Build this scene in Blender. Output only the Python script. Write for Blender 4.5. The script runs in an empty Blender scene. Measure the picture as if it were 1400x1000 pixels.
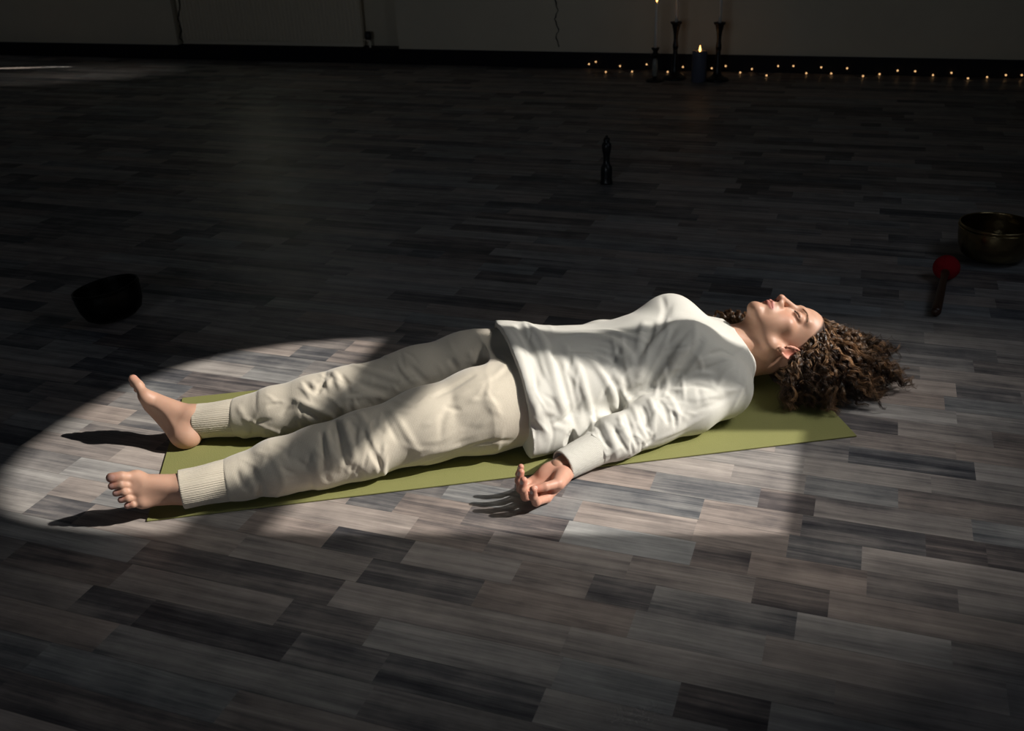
import bpy, bmesh, math, random
import numpy as np
from mathutils import Matrix, Vector
import openvdb as vdb

random.seed(7)
rng = np.random.default_rng(7)
S = bpy.context.scene
COL = S.collection

# ------------------------------------------------------------------ camera, world, sun, exposure
F_PX, ROLL, PITCH, CAM_H = 1350.0, -0.04, 0.45917396, 1.29557739
MAT_X, MAT_Y, MAT_A = -0.85107476, 1.88567878, 0.14481963      # yoga mat corner and heading on the floor
ROOM_A = -0.35275761                                            # heading of the floorboards and of the far wall

cd = bpy.data.cameras.new('camera')
cd.sensor_width = 36.0
cd.lens = F_PX / 1400 * 36
cd.clip_start = 0.05
cam = bpy.data.objects.new('camera', cd)
COL.objects.link(cam)
S.camera = cam
_F = Vector((0, math.cos(PITCH), -math.sin(PITCH)))
_U = Vector((0, math.sin(PITCH), math.cos(PITCH)))
_X = Vector((1, 0, 0))
_cr, _sr = math.cos(ROLL), math.sin(ROLL)
_right = _X * _cr + _U * _sr
_up = -_X * _sr + _U * _cr
m3 = Matrix((_right, _up, -_F)).transposed()
cam.matrix_world = Matrix.Translation((0, 0, CAM_H)) @ m3.to_4x4()
cd.dof.use_dof = True
cd.dof.focus_distance = 2.58
cd.dof.aperture_fstop = 5.6

S.view_settings.view_transform = 'Standard'
S.view_settings.look = 'None'
S.view_settings.exposure = 0.0
S.view_settings.gamma = 1.0
S.view_settings.use_curve_mapping = False
S.cycles.use_denoising = True
S.cycles.max_bounces = 6
S.cycles.caustics_reflective = False
S.cycles.caustics_refractive = False

LP, NP_, AP, FP = 1.4, 5.6, 7.5, 1.3
SUN_AZ, SUN_ALT = math.radians(-4.2), math.radians(38.0)        # where the sun stands, seen from the floor
SUN_DIR = Vector((math.cos(SUN_ALT) * math.cos(SUN_AZ), math.cos(SUN_ALT) * math.sin(SUN_AZ), math.sin(SUN_ALT)))

w = bpy.data.worlds.new('world')
S.world = w
w.use_nodes = True
bg = w.node_tree.nodes['Background']
bg.inputs['Color'].default_value = (0.62, 0.78, 1.0, 1)
bg.inputs['Strength'].default_value = 0.12


def sun_lamp(name, energy, angle, colour, direction=None):
    direction = direction or SUN_DIR
    l = bpy.data.lights.new(name, 'SUN')
    l.energy = energy
    l.angle = math.radians(angle)
    l.color = colour
    o = bpy.data.objects.new(name, l)
    o.rotation_euler = direction.to_track_quat('Z', 'Y').to_euler()
    o.location = Vector((0, 2, 0)) + direction * 9
    COL.objects.link(o)
    return o


sun_lamp('sun', 4.8, 0.7, (1.0, 0.945, 0.87))
_a, _e = math.radians(2.0), math.radians(46.0)  # added second sun, higher and wider, for soft spill round the sun patch
sun_lamp('added_haze_sun', 2.1, 18.0, (1.0, 0.955, 0.89), Vector((math.cos(_e) * math.cos(_a), math.cos(_e) * math.sin(_a), math.sin(_e))))


def area_lamp(name, loc, target, sx, sy, energy, colour):
    l = bpy.data.lights.new(name, 'AREA')
    l.shape = 'RECTANGLE'
    l.size, l.size_y = sx, sy
    l.energy = energy
    l.color = colour
    o = bpy.data.objects.new(name, l)
    o.location = loc
    d = Vector(target) - Vector(loc)
    o.rotation_euler = d.to_track_quat('-Z', 'Y').to_euler()
    COL.objects.link(o)
    return o


# ------------------------------------------------------------------ helpers
def srgb(r, g, b):
    f = lambda c: c / 12.92 if c <= 0.04045 else ((c + 0.055) / 1.055) ** 2.4
    return (f(r / 255), f(g / 255), f(b / 255), 1)


def material(name, colour=(0.5, 0.5, 0.5, 1), rough=0.6, metal=0.0, spec=0.5):
    m = bpy.data.materials.new(name)
    m.use_nodes = True
    b = m.node_tree.nodes['Principled BSDF']
    b.inputs['Base Color'].default_value = colour
    b.inputs['Roughness'].default_value = rough
    b.inputs['Metallic'].default_value = metal
    b.inputs['Specular IOR Level'].default_value = spec
    return m


class NT:
    """small node-tree writer"""
    def __init__(self, m):
        self.t = m.node_tree
        self.b = self.t.nodes['Principled BSDF']

    def n(self, kind, **kw):
        nd = self.t.nodes.new(kind)
        for k, v in kw.items():
            setattr(nd, k, v)
        return nd

    def l(self, a, b):
        self.t.links.new(a, b)

    def put(self, sock, v):
        if hasattr(v, 'is_linked') or isinstance(v, bpy.types.NodeSocket):
            self.l(v, sock)
        else:
            sock.default_value = v

    def math(self, op, a, b=None, c=None):
        nd = self.n('ShaderNodeMath', operation=op)
        self.put(nd.inputs[0], a)
        if b is not None:
            self.put(nd.inputs[1], b)
        if c is not None:
            self.put(nd.inputs[2], c)
        return nd.outputs[0]

    def mix(self, fac, a, b, blend='MIX'):
        nd = self.n('ShaderNodeMix', data_type='RGBA', blend_type=blend)
        self.put(nd.inputs[0], fac)
        self.put(nd.inputs[6], a)
        self.put(nd.inputs[7], b)
        return nd.outputs[2]

    def noise(self, vec, scale, detail=3.0, rough=0.5, dist=0.0):
        nd = self.n('ShaderNodeTexNoise')
        nd.inputs['Scale'].default_value = scale
        nd.inputs['Detail'].default_value = detail
        nd.inputs['Roughness'].default_value = rough
        nd.inputs['Distortion'].default_value = dist
        if vec is not None:
            self.l(vec, nd.inputs['Vector'])
        return nd

    def ramp(self, fac, stops):
        nd = self.n('ShaderNodeValToRGB')
        cr = nd.color_ramp
        while len(cr.elements) < len(stops):
            cr.elements.new(0.5)
        for e, (p, c) in zip(cr.elements, stops):
            e.position = p
            e.color = c if len(c) == 4 else (*c, 1)
        self.l(fac, nd.inputs[0])
        return nd.outputs[0]

    def bump(self, height, strength, dist=0.001, chain=None):
        nd = self.n('ShaderNodeBump')
        nd.inputs['Strength'].default_value = strength
        nd.inputs['Distance'].default_value = dist
        self.l(height, nd.inputs['Height'])
        if chain is not None:
            self.l(chain, nd.inputs['Normal'])
        return nd.outputs[0]


def link_mesh(name, me, mat, parent=None, smooth=True):
    o = bpy.data.objects.new(name, me)
    COL.objects.link(o)
    if mat is not None and not me.materials:
        me.materials.append(mat)
    if parent is not None:
        o.parent = parent
    if smooth:
        me.polygons.foreach_set('use_smooth', [True] * len(me.polygons))
    return o


def thing(name, label, cat, loc=(0, 0, 0), rotz=0.0, group=None):
    o = bpy.data.objects.new(name, None)
    COL.objects.link(o)
    o.empty_display_size = 0.05
    o.location = loc
    o.rotation_euler = (0, 0, rotz)
    o['label'] = label
    o['category'] = cat
    if group:
        o['group'] = group
    return o


def tag(o, label, cat, group=None):
    o['label'] = label
    o['category'] = cat
    if group:
        o['group'] = group
    return o


def struct(o):
    o['kind'] = 'structure'
    return o


def bm_obj(name, bm, mat, parent=None, smooth=False):
    me = bpy.data.meshes.new(name)
    bmesh.ops.recalc_face_normals(bm, faces=bm.faces)
    bm.to_mesh(me)
    bm.free()
    return link_mesh(name, me, mat, parent, smooth)


def box(bm, lo, hi, bevel=0.0, seg=2):
    c = [(a + b) / 2 for a, b in zip(lo, hi)]
    s = [abs(b - a) for a, b in zip(lo, hi)]
    r = bmesh.ops.create_cube(bm, size=1.0, matrix=Matrix.Translation(c) @ Matrix.Diagonal((*s, 1)))
    if bevel:
        vs = set(r['verts'])
        es = [e for e in bm.edges if e.verts[0] in vs and e.verts[1] in vs]
        bmesh.ops.bevel(bm, geom=es, offset=bevel, segments=seg, affect='EDGES')


def lathe(bm, prof, n=48, mtx=None):
    """prof: (radius, z) pairs; closed round the axis"""
    rings = []
    for r, z in prof:
        if r < 1e-6:
            rings.append([bm.verts.new((0, 0, z))])
        else:
            rings.append([bm.verts.new((r * math.cos(2 * math.pi * i / n), r * math.sin(2 * math.pi * i / n), z)) for i in range(n)])
    for a, b in zip(rings[:-1], rings[1:]):
        for i in range(n):
            j = (i + 1) % n
            if len(a) == 1 and len(b) == 1:
                continue
            if len(a) == 1:
                bm.faces.new((a[0], b[i], b[j]))
            elif len(b) == 1:
                bm.faces.new((a[i], a[j], b[0]))
            else:
                bm.faces.new((a[i], a[j], b[j], b[i]))
    if mtx is not None:
        vs = [v for rg in rings for v in rg]
        bmesh.ops.transform(bm, matrix=mtx, verts=vs)


def tube(bm, pts, r, n=8):
    pts = [Vector(p) for p in pts]
    prev = None
    rings = []
    for i, p in enumerate(pts):
        t = (pts[min(i + 1, len(pts) - 1)] - pts[max(i - 1, 0)]).normalized()
        if prev is None:
            u = t.orthogonal().normalized()
        else:
            u = (prev - t * prev.dot(t)).normalized()
        prev = u
        v = t.cross(u)
        rr = r[i] if isinstance(r, (list, tuple)) else r
        rings.append([bm.verts.new(p + (u * math.cos(2 * math.pi * k / n) + v * math.sin(2 * math.pi * k / n)) * rr) for k in range(n)])
    for a, b in zip(rings[:-1], rings[1:]):
        for k in range(n):
            bm.faces.new((a[k], a[(k + 1) % n], b[(k + 1) % n], b[k]))
    bm.faces.new(list(reversed(rings[0])))
    bm.faces.new(rings[-1])


def rot2(a):
    return np.array([[math.cos(a), -math.sin(a)], [math.sin(a), math.cos(a)]])


def to_world(P):
    """mat frame -> world"""
    P = np.asarray(P, float)
    q = P[..., :2] @ rot2(MAT_A).T + [MAT_X, MAT_Y]
    return np.concatenate([q, P[..., 2:]], -1)


def view_dir(x, y):
    """direction of a sight line of the photograph, used to measure where things stand"""
    u = (x - 700) / F_PX
    v = -(y - 500) / F_PX
    u, v = u * _cr - v * _sr, u * _sr + v * _cr
    return np.array([u, math.cos(PITCH) + v * math.sin(PITCH), -math.sin(PITCH) + v * math.cos(PITCH)])


def on_floor(x, y, z=0.0):
    d = view_dir(x, y)
    return np.array([0, 0, CAM_H]) + d * (CAM_H - z) / -d[2]


ORI = rot2(-MAT_A) @ (np.array([0.0, 0.0]) - [MAT_X, MAT_Y])
CAM_L = np.array([ORI[0], ORI[1], CAM_H])


def view_dir_l(x, y):
    d = view_dir(x, y)
    q = rot2(-MAT_A) @ d[:2]
    return np.array([q[0], q[1], d[2]])


# ------------------------------------------------------------------ room
# room frame: u along the floorboards (ROOM_A), v towards the far wall
def room(u, v, z=0.0):
    q = rot2(ROOM_A) @ np.array([u, v])
    return Vector((q[0], q[1], z))


def to_room(P):
    return rot2(-ROOM_A) @ np.asarray(P, float)[:2]


ROOM_ROT = Matrix.Rotation(ROOM_A, 4, 'Z')
V_FAR = 7.33
_q = to_room((2.35, 2.1))
U_RIGHT = float(_q[0])
U_LEFT, V_NEAR, Z_CEIL, TH = -9.6, -3.4, 3.3, 0.05


def plank_material():
    m = material('grey_laminate', rough=0.45)
    t = NT(m)
    tc = t.n('ShaderNodeTexCoord')
    sep = t.n('ShaderNodeSeparateXYZ')
    t.l(tc.outputs['Object'], sep.inputs[0])
    u, v = sep.outputs[0], sep.outputs[1]
    W = 0.0835
    vv = t.math('DIVIDE', v, W)
    row = t.math('FLOOR', vv)
    fv = t.math('FRACT', vv)
    wn = t.n('ShaderNodeTexWhiteNoise', noise_dimensions='1D')
    t.l(row, wn.inputs['W'])
    sepc = t.n('ShaderNodeSeparateColor')
    t.l(wn.outputs['Color'], sepc.inputs[0])
    ln = t.math('MULTIPLY_ADD', sepc.outputs[0], 0.20, 0.40)
    uu = t.math('DIVIDE', t.math('MULTIPLY_ADD', sepc.outputs[1], 3.1, u), ln)
    # wobble the joints so that the blocks vary in length
    idx0 = t.math('FLOOR', uu)
    cmb0 = t.n('ShaderNodeCombineXYZ')
    t.l(idx0, cmb0.inputs[0]); t.l(row, cmb0.inputs[1])
    w0 = t.n('ShaderNodeTexWhiteNoise', noise_dimensions='2D')
    t.l(cmb0.outputs[0], w0.inputs['Vector'])
    cut = t.math('MULTIPLY_ADD', w0.outputs['Value'], 0.5, 0.25)
    fu0 = t.math('FRACT', uu)
    second = t.math('GREATER_THAN', fu0, cut)
    longer = t.math('GREATER_THAN', sepc.outputs[2], 0.45)
    idx = t.math('ADD', idx0, t.math('MULTIPLY', t.math('MULTIPLY', second, longer), 0.5))
    cmb = t.n('ShaderNodeCombineXYZ')
    t.l(idx, cmb.inputs[0]); t.l(row, cmb.inputs[1])
    w1 = t.n('ShaderNodeTexWhiteNoise', noise_dimensions='2D')
    t.l(cmb.outputs[0], w1.inputs['Vector'])
    s1 = t.n('ShaderNodeSeparateColor')
    t.l(w1.outputs['Color'], s1.inputs[0])
    # grain streaks along the board, shifted per block
    off = t.n('ShaderNodeCombineXYZ')
    t.l(t.math('MULTIPLY', w1.outputs['Value'], 37.0), off.inputs[0])
    t.l(t.math('MULTIPLY', s1.outputs[1], 23.0), off.inputs[2])
    add = t.n('ShaderNodeVectorMath', operation='ADD')
    t.l(tc.outputs['Object'], add.inputs[0]); t.l(off.outputs[0], add.inputs[1])
    mp = t.n('ShaderNodeMapping')
    mp.inputs['Scale'].default_value = (1.1, 20.0, 1.0)
    t.l(add.outputs[0], mp.inputs[0])
    g1 = t.noise(mp.outputs[0], 1.7, 6.0, 0.62, 0.25)
    mp2 = t.n('ShaderNodeMapping')
    mp2.inputs['Scale'].default_value = (4.0, 120.0, 1.0)
    t.l(add.outputs[0], mp2.inputs[0])
    g2 = t.noise(mp2.outputs[0], 1.5, 4.0, 0.7)
    blot = t.noise(add.outputs[0], 9.0, 4.0, 0.6)
    # knots and cross-cut saw marks
    tone = t.math('MULTIPLY_ADD', t.math('POWER', s1.outputs[0], 0.75), 0.46, t.math('MULTIPLY_ADD', g1.outputs[0], 1.15, -0.39))
    tone = t.math('MULTIPLY_ADD', t.math('SUBTRACT', g2.outputs[0], 0.5), 0.55, tone)
    tone = t.math('MULTIPLY_ADD', t.math('SUBTRACT', blot.outputs[0], 0.5), 0.55, tone)
    col = t.ramp(tone, [(0.0, (0.045, 0.047, 0.056)), (0.24, (0.13, 0.128, 0.134)), (0.48, (0.29, 0.275, 0.262)), (0.72, (0.44, 0.415, 0.39)), (1.0, (0.62, 0.60, 0.56))])
    warm = t.mix(t.math('MULTIPLY', s1.outputs[2], 0.70), col, (1.0, 0.82, 0.74, 1), 'MULTIPLY')
    cool = t.mix(t.math('MULTIPLY', t.math('GREATER_THAN', s1.outputs[1], 0.62), 0.35), warm, (0.80, 0.95, 1.05, 1), 'MULTIPLY')
    # thin joints
    ed = t.math('MINIMUM', fv, t.math('SUBTRACT', 1.0, fv))
    j = t.math('LESS_THAN', ed, 0.012)
    fin = t.mix(t.math('MULTIPLY', j, 0.35), cool, (0.02, 0.02, 0.02, 1))
    t.l(fin, t.b.inputs['Base Color'])
    r = t.math('MULTIPLY_ADD', g1.outputs[0], 0.25, 0.34)
    t.l(r, t.b.inputs['Roughness'])
    t.b.inputs['Specular IOR Level'].default_value = 0.35
    h = t.math('MULTIPLY_ADD', j, -0.6, t.math('MULTIPLY', g2.outputs[0], 0.35))
    t.l(t.bump(h, 0.35, 0.0006), t.b.inputs['Normal'])
    return m


def wall_material(name, colour):
    m = material(name, colour, 0.85, spec=0.2)
    t = NT(m)
    tc = t.n('ShaderNodeTexCoord')
    n1 = t.noise(tc.outputs['Object'], 1.6, 5.0, 0.6)
    n2 = t.noise(tc.outputs['Object'], 60.0, 3.0, 0.6)
    c2 = tuple(c * 0.78 for c in colour[:3]) + (1,)
    t.l(t.mix(n1.outputs[0], colour, c2), t.b.inputs['Base Color'])
    t.l(t.bump(n2.outputs[0], 0.3, 0.002), t.b.inputs['Normal'])
    return m


M_FLOOR = plank_material()
M_WALL = wall_material('painted_plaster', (0.80, 0.71, 0.54, 1))
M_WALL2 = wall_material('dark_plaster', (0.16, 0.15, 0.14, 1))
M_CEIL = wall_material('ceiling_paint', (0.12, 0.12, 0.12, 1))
M_BASE = material('black_baseboard_paint', (0.012, 0.012, 0.016, 1), 0.6, spec=0.15)
M_FRAME = material('white_frame_paint', (0.6, 0.6, 0.58, 1), 0.4)


def room_obj(name, bm, mat, smooth=False):
    o = bm_obj(name, bm, mat, None, smooth)
    o.matrix_world = ROOM_ROT
    return struct(o)


bm = bmesh.new()
box(bm, (U_LEFT - 0.1, V_NEAR - 0.1, -0.1), (U_RIGHT + 0.1, V_FAR + 0.4, 0.0))
room_obj('floor', bm, M_FLOOR)
bm = bmesh.new()
box(bm, (U_LEFT - 0.1, V_NEAR - 0.1, Z_CEIL), (U_RIGHT + 0.1, V_FAR + 0.4, Z_CEIL + 0.1))
room_obj('ceiling', bm, M_CEIL)


def wall_with_holes(name, mat, outer, holes, fn, thick):
    """outer / holes: lists of 2-D points in the wall's plane; fn(a, z, depth) -> room coordinates"""
    bm = bmesh.new()
    loops = []
    for poly in [outer] + holes:
        vs = [bm.verts.new((p[0], p[1], 0)) for p in poly]
        es = [bm.edges.new((vs[i], vs[(i + 1) % len(vs)])) for i in range(len(vs))]
        loops += es
    bmesh.ops.triangle_fill(bm, use_beauty=True, use_dissolve=False, edges=loops)
    faces = list(bm.faces)
    for f in list(bm.faces):      # drop faces filling a hole
        c = f.calc_center_median()
        for hpoly in holes:
            if inside(c.x, c.y, hpoly):
                bm.faces.remove(f)
                break
    r = bmesh.ops.extrude_face_region(bm, geom=list(bm.faces))
    for v in r['geom']:
        if isinstance(v, bmesh.types.BMVert):
            v.co.z = thick
    for v in bm.verts:
        v.co = fn(v.co.x, v.co.y, v.co.z)
    return room_obj(name, bm, mat)


def inside(x, y, poly):
    c = False
    n = len(poly)
    for i in range(n):
        x1, y1 = poly[i]
        x2, y2 = poly[(i + 1) % n]
        if (y1 > y) != (y2 > y) and x < (x2 - x1) * (y - y1) / (y2 - y1) + x1:
            c = not c
    return c


# the sunlit window: sill, jambs and round head measured from its light on the floor
def sun_back(P):
    """floor point -> (v, z) on the right wall, going up the sun's rays"""
    P = np.asarray(P, float)
    q = to_room(P)
    s = to_room((SUN_DIR.x, SUN_DIR.y))
    t = (U_RIGHT - q[0]) / s[0]
    return (q[1] + s[1] * t, SUN_DIR.z * t)


def fpt(x, y):
    return sun_back(on_floor(x, y)[:2])


def make_arch(v0, v1, z_spring, z_top, n=20, k=0.8):
    pts = []
    for i in range(n + 1):
        a = math.pi * i / n
        cx = math.cos(a)
        pts.append(((v0 + v1) / 2 - (v1 - v0) / 2 * math.copysign(abs(cx) ** k, cx), z_spring + (z_top - z_spring) * abs(math.sin(a)) ** k))
    return pts


WIN_V0, WIN_V1, WIN_SILL, WIN_SPRING, WIN_TOP = 2.255, 3.365, 1.225, 2.300, 2.842
arch = [(WIN_V0, WIN_SILL)] + make_arch(WIN_V0, WIN_V1, WIN_SPRING, WIN_TOP, 28) + [(WIN_V1, WIN_SILL)]
# right wall with the round-headed window
wall_with_holes('wall_right', M_WALL2,
                [(V_NEAR, 0), (V_FAR, 0), (V_FAR, Z_CEIL), (V_NEAR, Z_CEIL)], [arch],
                lambda a, z, d: (U_RIGHT + d, a, z), TH)

# window bars: a wide middle post, a transom at the spring of the arch, a thin frame round the opening
bm = bmesh.new()
vm = (WIN_V0 + WIN_V1) / 2
box(bm, (U_RIGHT - 0.012, vm - 0.07, WIN_SILL), (U_RIGHT + 0.03, vm + 0.07, WIN_SPRING + 0.02))
box(bm, (U_RIGHT - 0.012, WIN_V0, WIN_SPRING - 0.130), (U_RIGHT + 0.03, WIN_V1, WIN_SPRING + 0.005))
fr = [Vector((U_RIGHT - 0.012, a, z)) for a, z in arch + [arch[0]]]
for p, q in zip(fr[:-1], fr[1:]):
    tube(bm, [p, q], 0.018, 6)
room_obj('window_1', bm, M_FRAME)

# far wall with a shallow recess added to shade the strip beside the radiator
def on_far(x, y, v=None):
    """(u, z) where the sight line meets the upright plane v = const of the room"""
    v = V_FAR if v is None else v
    d = view_dir(x, y)
    q = rot2(-ROOM_A) @ d[:2]
    t = v / q[1]
    return q[0] * t, CAM_H + d[2] * t


U_N1 = on_far(545, 60)[0]
U_N0 = on_far(243, 45)[0] - 0.02
NICHE = 0.14
bm = bmesh.new()
def quad(bm, a, b, c, d):
    bm.faces.new([bm.verts.new(p) for p in (a, b, c, d)])
zc = Z_CEIL
def prism(bm, pts, z0, z1):
    lo = [bm.verts.new((x, y, z0)) for x, y in pts]
    hi = [bm.verts.new((x, y, z1)) for x, y in pts]
    n = len(pts)
    bm.faces.new(lo[::-1]); bm.faces.new(hi)
    for i in range(n):
        bm.faces.new((lo[i], lo[(i + 1) % n], hi[(i + 1) % n], hi[i]))
box(bm, (U_LEFT - 0.1, V_FAR, 0), (U_N0, V_FAR + 0.3, zc))
box(bm, (U_N1, V_FAR, 0), (U_RIGHT + 0.1, V_FAR + 0.3, zc))
W4 = on_far(345, 40, V_FAR + NICHE)[0]
box(bm, (U_N0, V_FAR + NICHE, 0), (U_N1, V_FAR + 0.3, 0.95))
W5A, W5B = -4.37, -3.60
box(bm, (U_N0, V_FAR + NICHE, 2.6), (W5A, V_FAR + 0.3, zc))
box(bm, (W5A, V_FAR + NICHE, 3.1), (U_N1, V_FAR + 0.3, zc))
box(bm, (W5B, V_FAR + NICHE, 2.6), (U_N1, V_FAR + 0.3, 3.1))
box(bm, (U_N0, V_FAR + NICHE, 0.95), (W4 - 0.16, V_FAR + 0.3, 2.6))
box(bm, (W4 + 0.16, V_FAR + NICHE, 0.95), (W5A, V_FAR + 0.3, 2.6))
box(bm, (W5A, V_FAR + NICHE, 0.95), (U_N1, V_FAR + 0.3, 1.74))
box(bm, (W5B, V_FAR + NICHE, 1.74), (U_N1, V_FAR + 0.3, 2.6))
room_obj('wall_far', bm, M_WALL)
wall_with_holes('wall_left', M_WALL2, [(V_NEAR, 0), (V_FAR, 0), (V_FAR, zc), (V_NEAR, zc)],
                [[(3.6, 0.9), (6.4, 0.9), (6.4, 2.6), (3.6, 2.6)]], lambda a, z, d: (U_LEFT - d, a, z), TH)
bm = bmesh.new()
for a in (3.6, 5.0, 6.4):
    box(bm, (U_LEFT - 0.04, a - 0.03, 0.9), (U_LEFT + 0.01, a + 0.03, 2.6))
for z in (0.9, 1.75, 2.6):
    box(bm, (U_LEFT - 0.04, 3.57, z - 0.03), (U_LEFT + 0.01, 6.43, z + 0.03))
room_obj('added_window_left', bm, M_FRAME)  # unseen window, added to go with the left fill lamp
# near wall, behind the photographer, with an unseen window added for fill light
bm = bmesh.new()
wall_with_holes('wall_near', M_WALL2, [(U_LEFT, 0), (U_RIGHT, 0), (U_RIGHT, zc), (U_LEFT, zc)],
                [[(-1.9, 0.9), (-0.1, 0.9), (-0.1, 2.5), (-1.9, 2.5)]], lambda a, z, d: (a, V_NEAR - d, z), TH)
bm.free()
bm = bmesh.new()
for a in (-1.9, -1.0, -0.1):
    box(bm, (a - 0.03, V_NEAR - 0.04, 0.9), (a + 0.03, V_NEAR + 0.01, 2.5))
for z in (0.9, 1.7, 2.5):
    box(bm, (-1.93, V_NEAR - 0.04, z - 0.03), (-0.07, V_NEAR + 0.01, z + 0.03))
room_obj('added_window_near', bm, M_FRAME)

bm = bmesh.new()
BH = 0.115
box(bm, (U_LEFT, V_FAR - 0.018, 0), (U_N0, V_FAR, BH), 0.004)
box(bm, (U_N1, V_FAR - 0.018, 0), (U_RIGHT, V_FAR, BH), 0.004)
box(bm, (U_N0, V_FAR - 0.018, 0), (U_N1, V_FAR + NICHE, BH), 0.004)
room_obj('baseboard_far', bm, M_BASE)
bm = bmesh.new()
box(bm, (U_RIGHT - 0.018, V_NEAR, 0), (U_RIGHT, V_FAR, BH), 0.004)
room_obj('baseboard_right', bm, M_BASE)

# cracks in the plaster: thin tubes on the wall, coloured dark for a groove's shade
M_CRACK = material('crack_shadow', (0.03, 0.027, 0.022, 1), 1.0, spec=0.0)
for k, pts in enumerate((((757, -8), (763, 14), (759, 26), (764, 40), (760, 52), (766, 68)), ((243, -8), (246, 10), (243, 24), (248, 40), (246, 52), (252, 60)))):
    bm = bmesh.new()
    P = [on_far(x, y) for x, y in pts]
    Q = []
    for (a, b), (c, d) in zip(P[:-1], P[1:]):
        for s in np.linspace(0, 1, 5)[:-1]:
            Q.append(Vector((a + (c - a) * s + random.uniform(-.006, .006), V_FAR, b + (d - b) * s)))
    tube(bm, Q, [random.uniform(0.003, 0.007) for _ in Q], 5)
    room_obj('plaster_crack_%d' % (k + 1), bm, M_CRACK)

bm = bmesh.new()
for a in (W4 - 0.16, W4 + 0.16):
    box(bm, (a - 0.02, V_FAR + NICHE - 0.01, 0.95), (a + 0.02, V_FAR + NICHE + 0.05, 2.6))
for z in (0.95, 2.6):
    box(bm, (W4 - 0.18, V_FAR + NICHE - 0.01, z - 0.02), (W4 + 0.18, V_FAR + NICHE + 0.05, z + 0.02))
room_obj('window_4', bm, M_FRAME)
bm = bmesh.new()
for a in (W5A - 0.01, W5B + 0.0):
    box(bm, (a - 0.01, V_FAR + NICHE - 0.01, 1.74), (a + 0.01, V_FAR + NICHE + 0.03, 3.1))
for z in (1.73, 3.11):
    box(bm, (W5A - 0.02, V_FAR + NICHE - 0.01, z - 0.01), (W5B + 0.01, V_FAR + NICHE + 0.03, z + 0.01))
room_obj('window_5', bm, M_FRAME)
# daylight at the windows; the left and near lamps are added fill
q = ROOM_ROT @ Vector((U_LEFT - 0.3, 5.0, 1.8)); r_ = ROOM_ROT @ Vector((-1.0, 6.4, 0.8))
area_lamp('added_fill_left', q, r_, 2.8, 1.7, LP, (0.95, 0.95, 1.0))  # added fill to brighten the far wall
q = ROOM_ROT @ Vector((W4, V_FAR + 0.36, 1.8)); r_ = ROOM_ROT @ Vector((W4, 2.0, 1.2))
area_lamp('far_daylight', q, r_, 0.5, 1.8, FP, (0.80, 0.88, 0.55))
q = ROOM_ROT @ Vector((-1.0, V_NEAR - 0.25, 1.7)); r_ = ROOM_ROT @ Vector((-1.6, V_FAR, 1.5))
wd_ = area_lamp('added_fill_near', q, r_, 1.8, 1.6, NP_, (0.78, 0.87, 1.0))  # added fill with a narrowed beam, aimed at the far wall
wd_.data.spread = math.radians(75)
q = ROOM_ROT @ Vector((U_RIGHT + 0.35, vm, 2.0)); r_ = ROOM_ROT @ Vector((-1.0, 2.0, 0.0))
area_lamp('arch_daylight', q, r_, 1.1, 1.5, AP, (0.72, 0.83, 1.0))

# ------------------------------------------------------------------ yoga mat
def mat_material():
    m = material('green_mat', (0.235, 0.255, 0.075, 1), 0.75, spec=0.25)
    t = NT(m)
    tc = t.n('ShaderNodeTexCoord')
    n1 = t.noise(tc.outputs['Object'], 420.0, 2.0, 0.6)
    n2 = t.noise(tc.outputs['Object'], 5.0, 4.0, 0.6)
    vo = t.n('ShaderNodeTexVoronoi')
    vo.inputs['Scale'].default_value = 330.0
    t.l(tc.outputs['Object'], vo.inputs['Vector'])
    t.l(t.mix(n2.outputs[0], (0.265, 0.262, 0.100, 1), (0.215, 0.222, 0.078, 1)), t.b.inputs['Base Color'])
    t.l(t.bump(vo.outputs[0], 0.3, 0.001, t.bump(n1.outputs[0], 0.3, 0.0008)), t.b.inputs['Normal'])
    return m


MAT_L, MAT_W, MAT_T = 1.73, 0.61, 0.004
bm = bmesh.new()
box(bm, (0, 0, 0), (MAT_L, MAT_W, MAT_T))
bmesh.ops.subdivide_edges(bm, edges=[e for e in bm.edges if abs((e.verts[0].co - e.verts[1].co).x) > 0.5], cuts=60)
bmesh.ops.subdivide_edges(bm, edges=[e for e in bm.edges if abs((e.verts[0].co - e.verts[1].co).y) > 0.3], cuts=10)
ymat = bm_obj('yoga_mat', bm, mat_material())
mo = ymat.modifiers.new('bevel', 'BEVEL'); mo.width = 0.0012; mo.segments = 2; mo.limit_method = 'ANGLE'
ymat.location = (MAT_X, MAT_Y, 0.0005)
ymat.rotation_euler = (0, 0, MAT_A)
tag(ymat, 'thin olive green yoga mat spread on the grey floor under the lying person', 'yoga mat')

# ------------------------------------------------------------------ implicit modelling
FAR = 0.09


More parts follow.
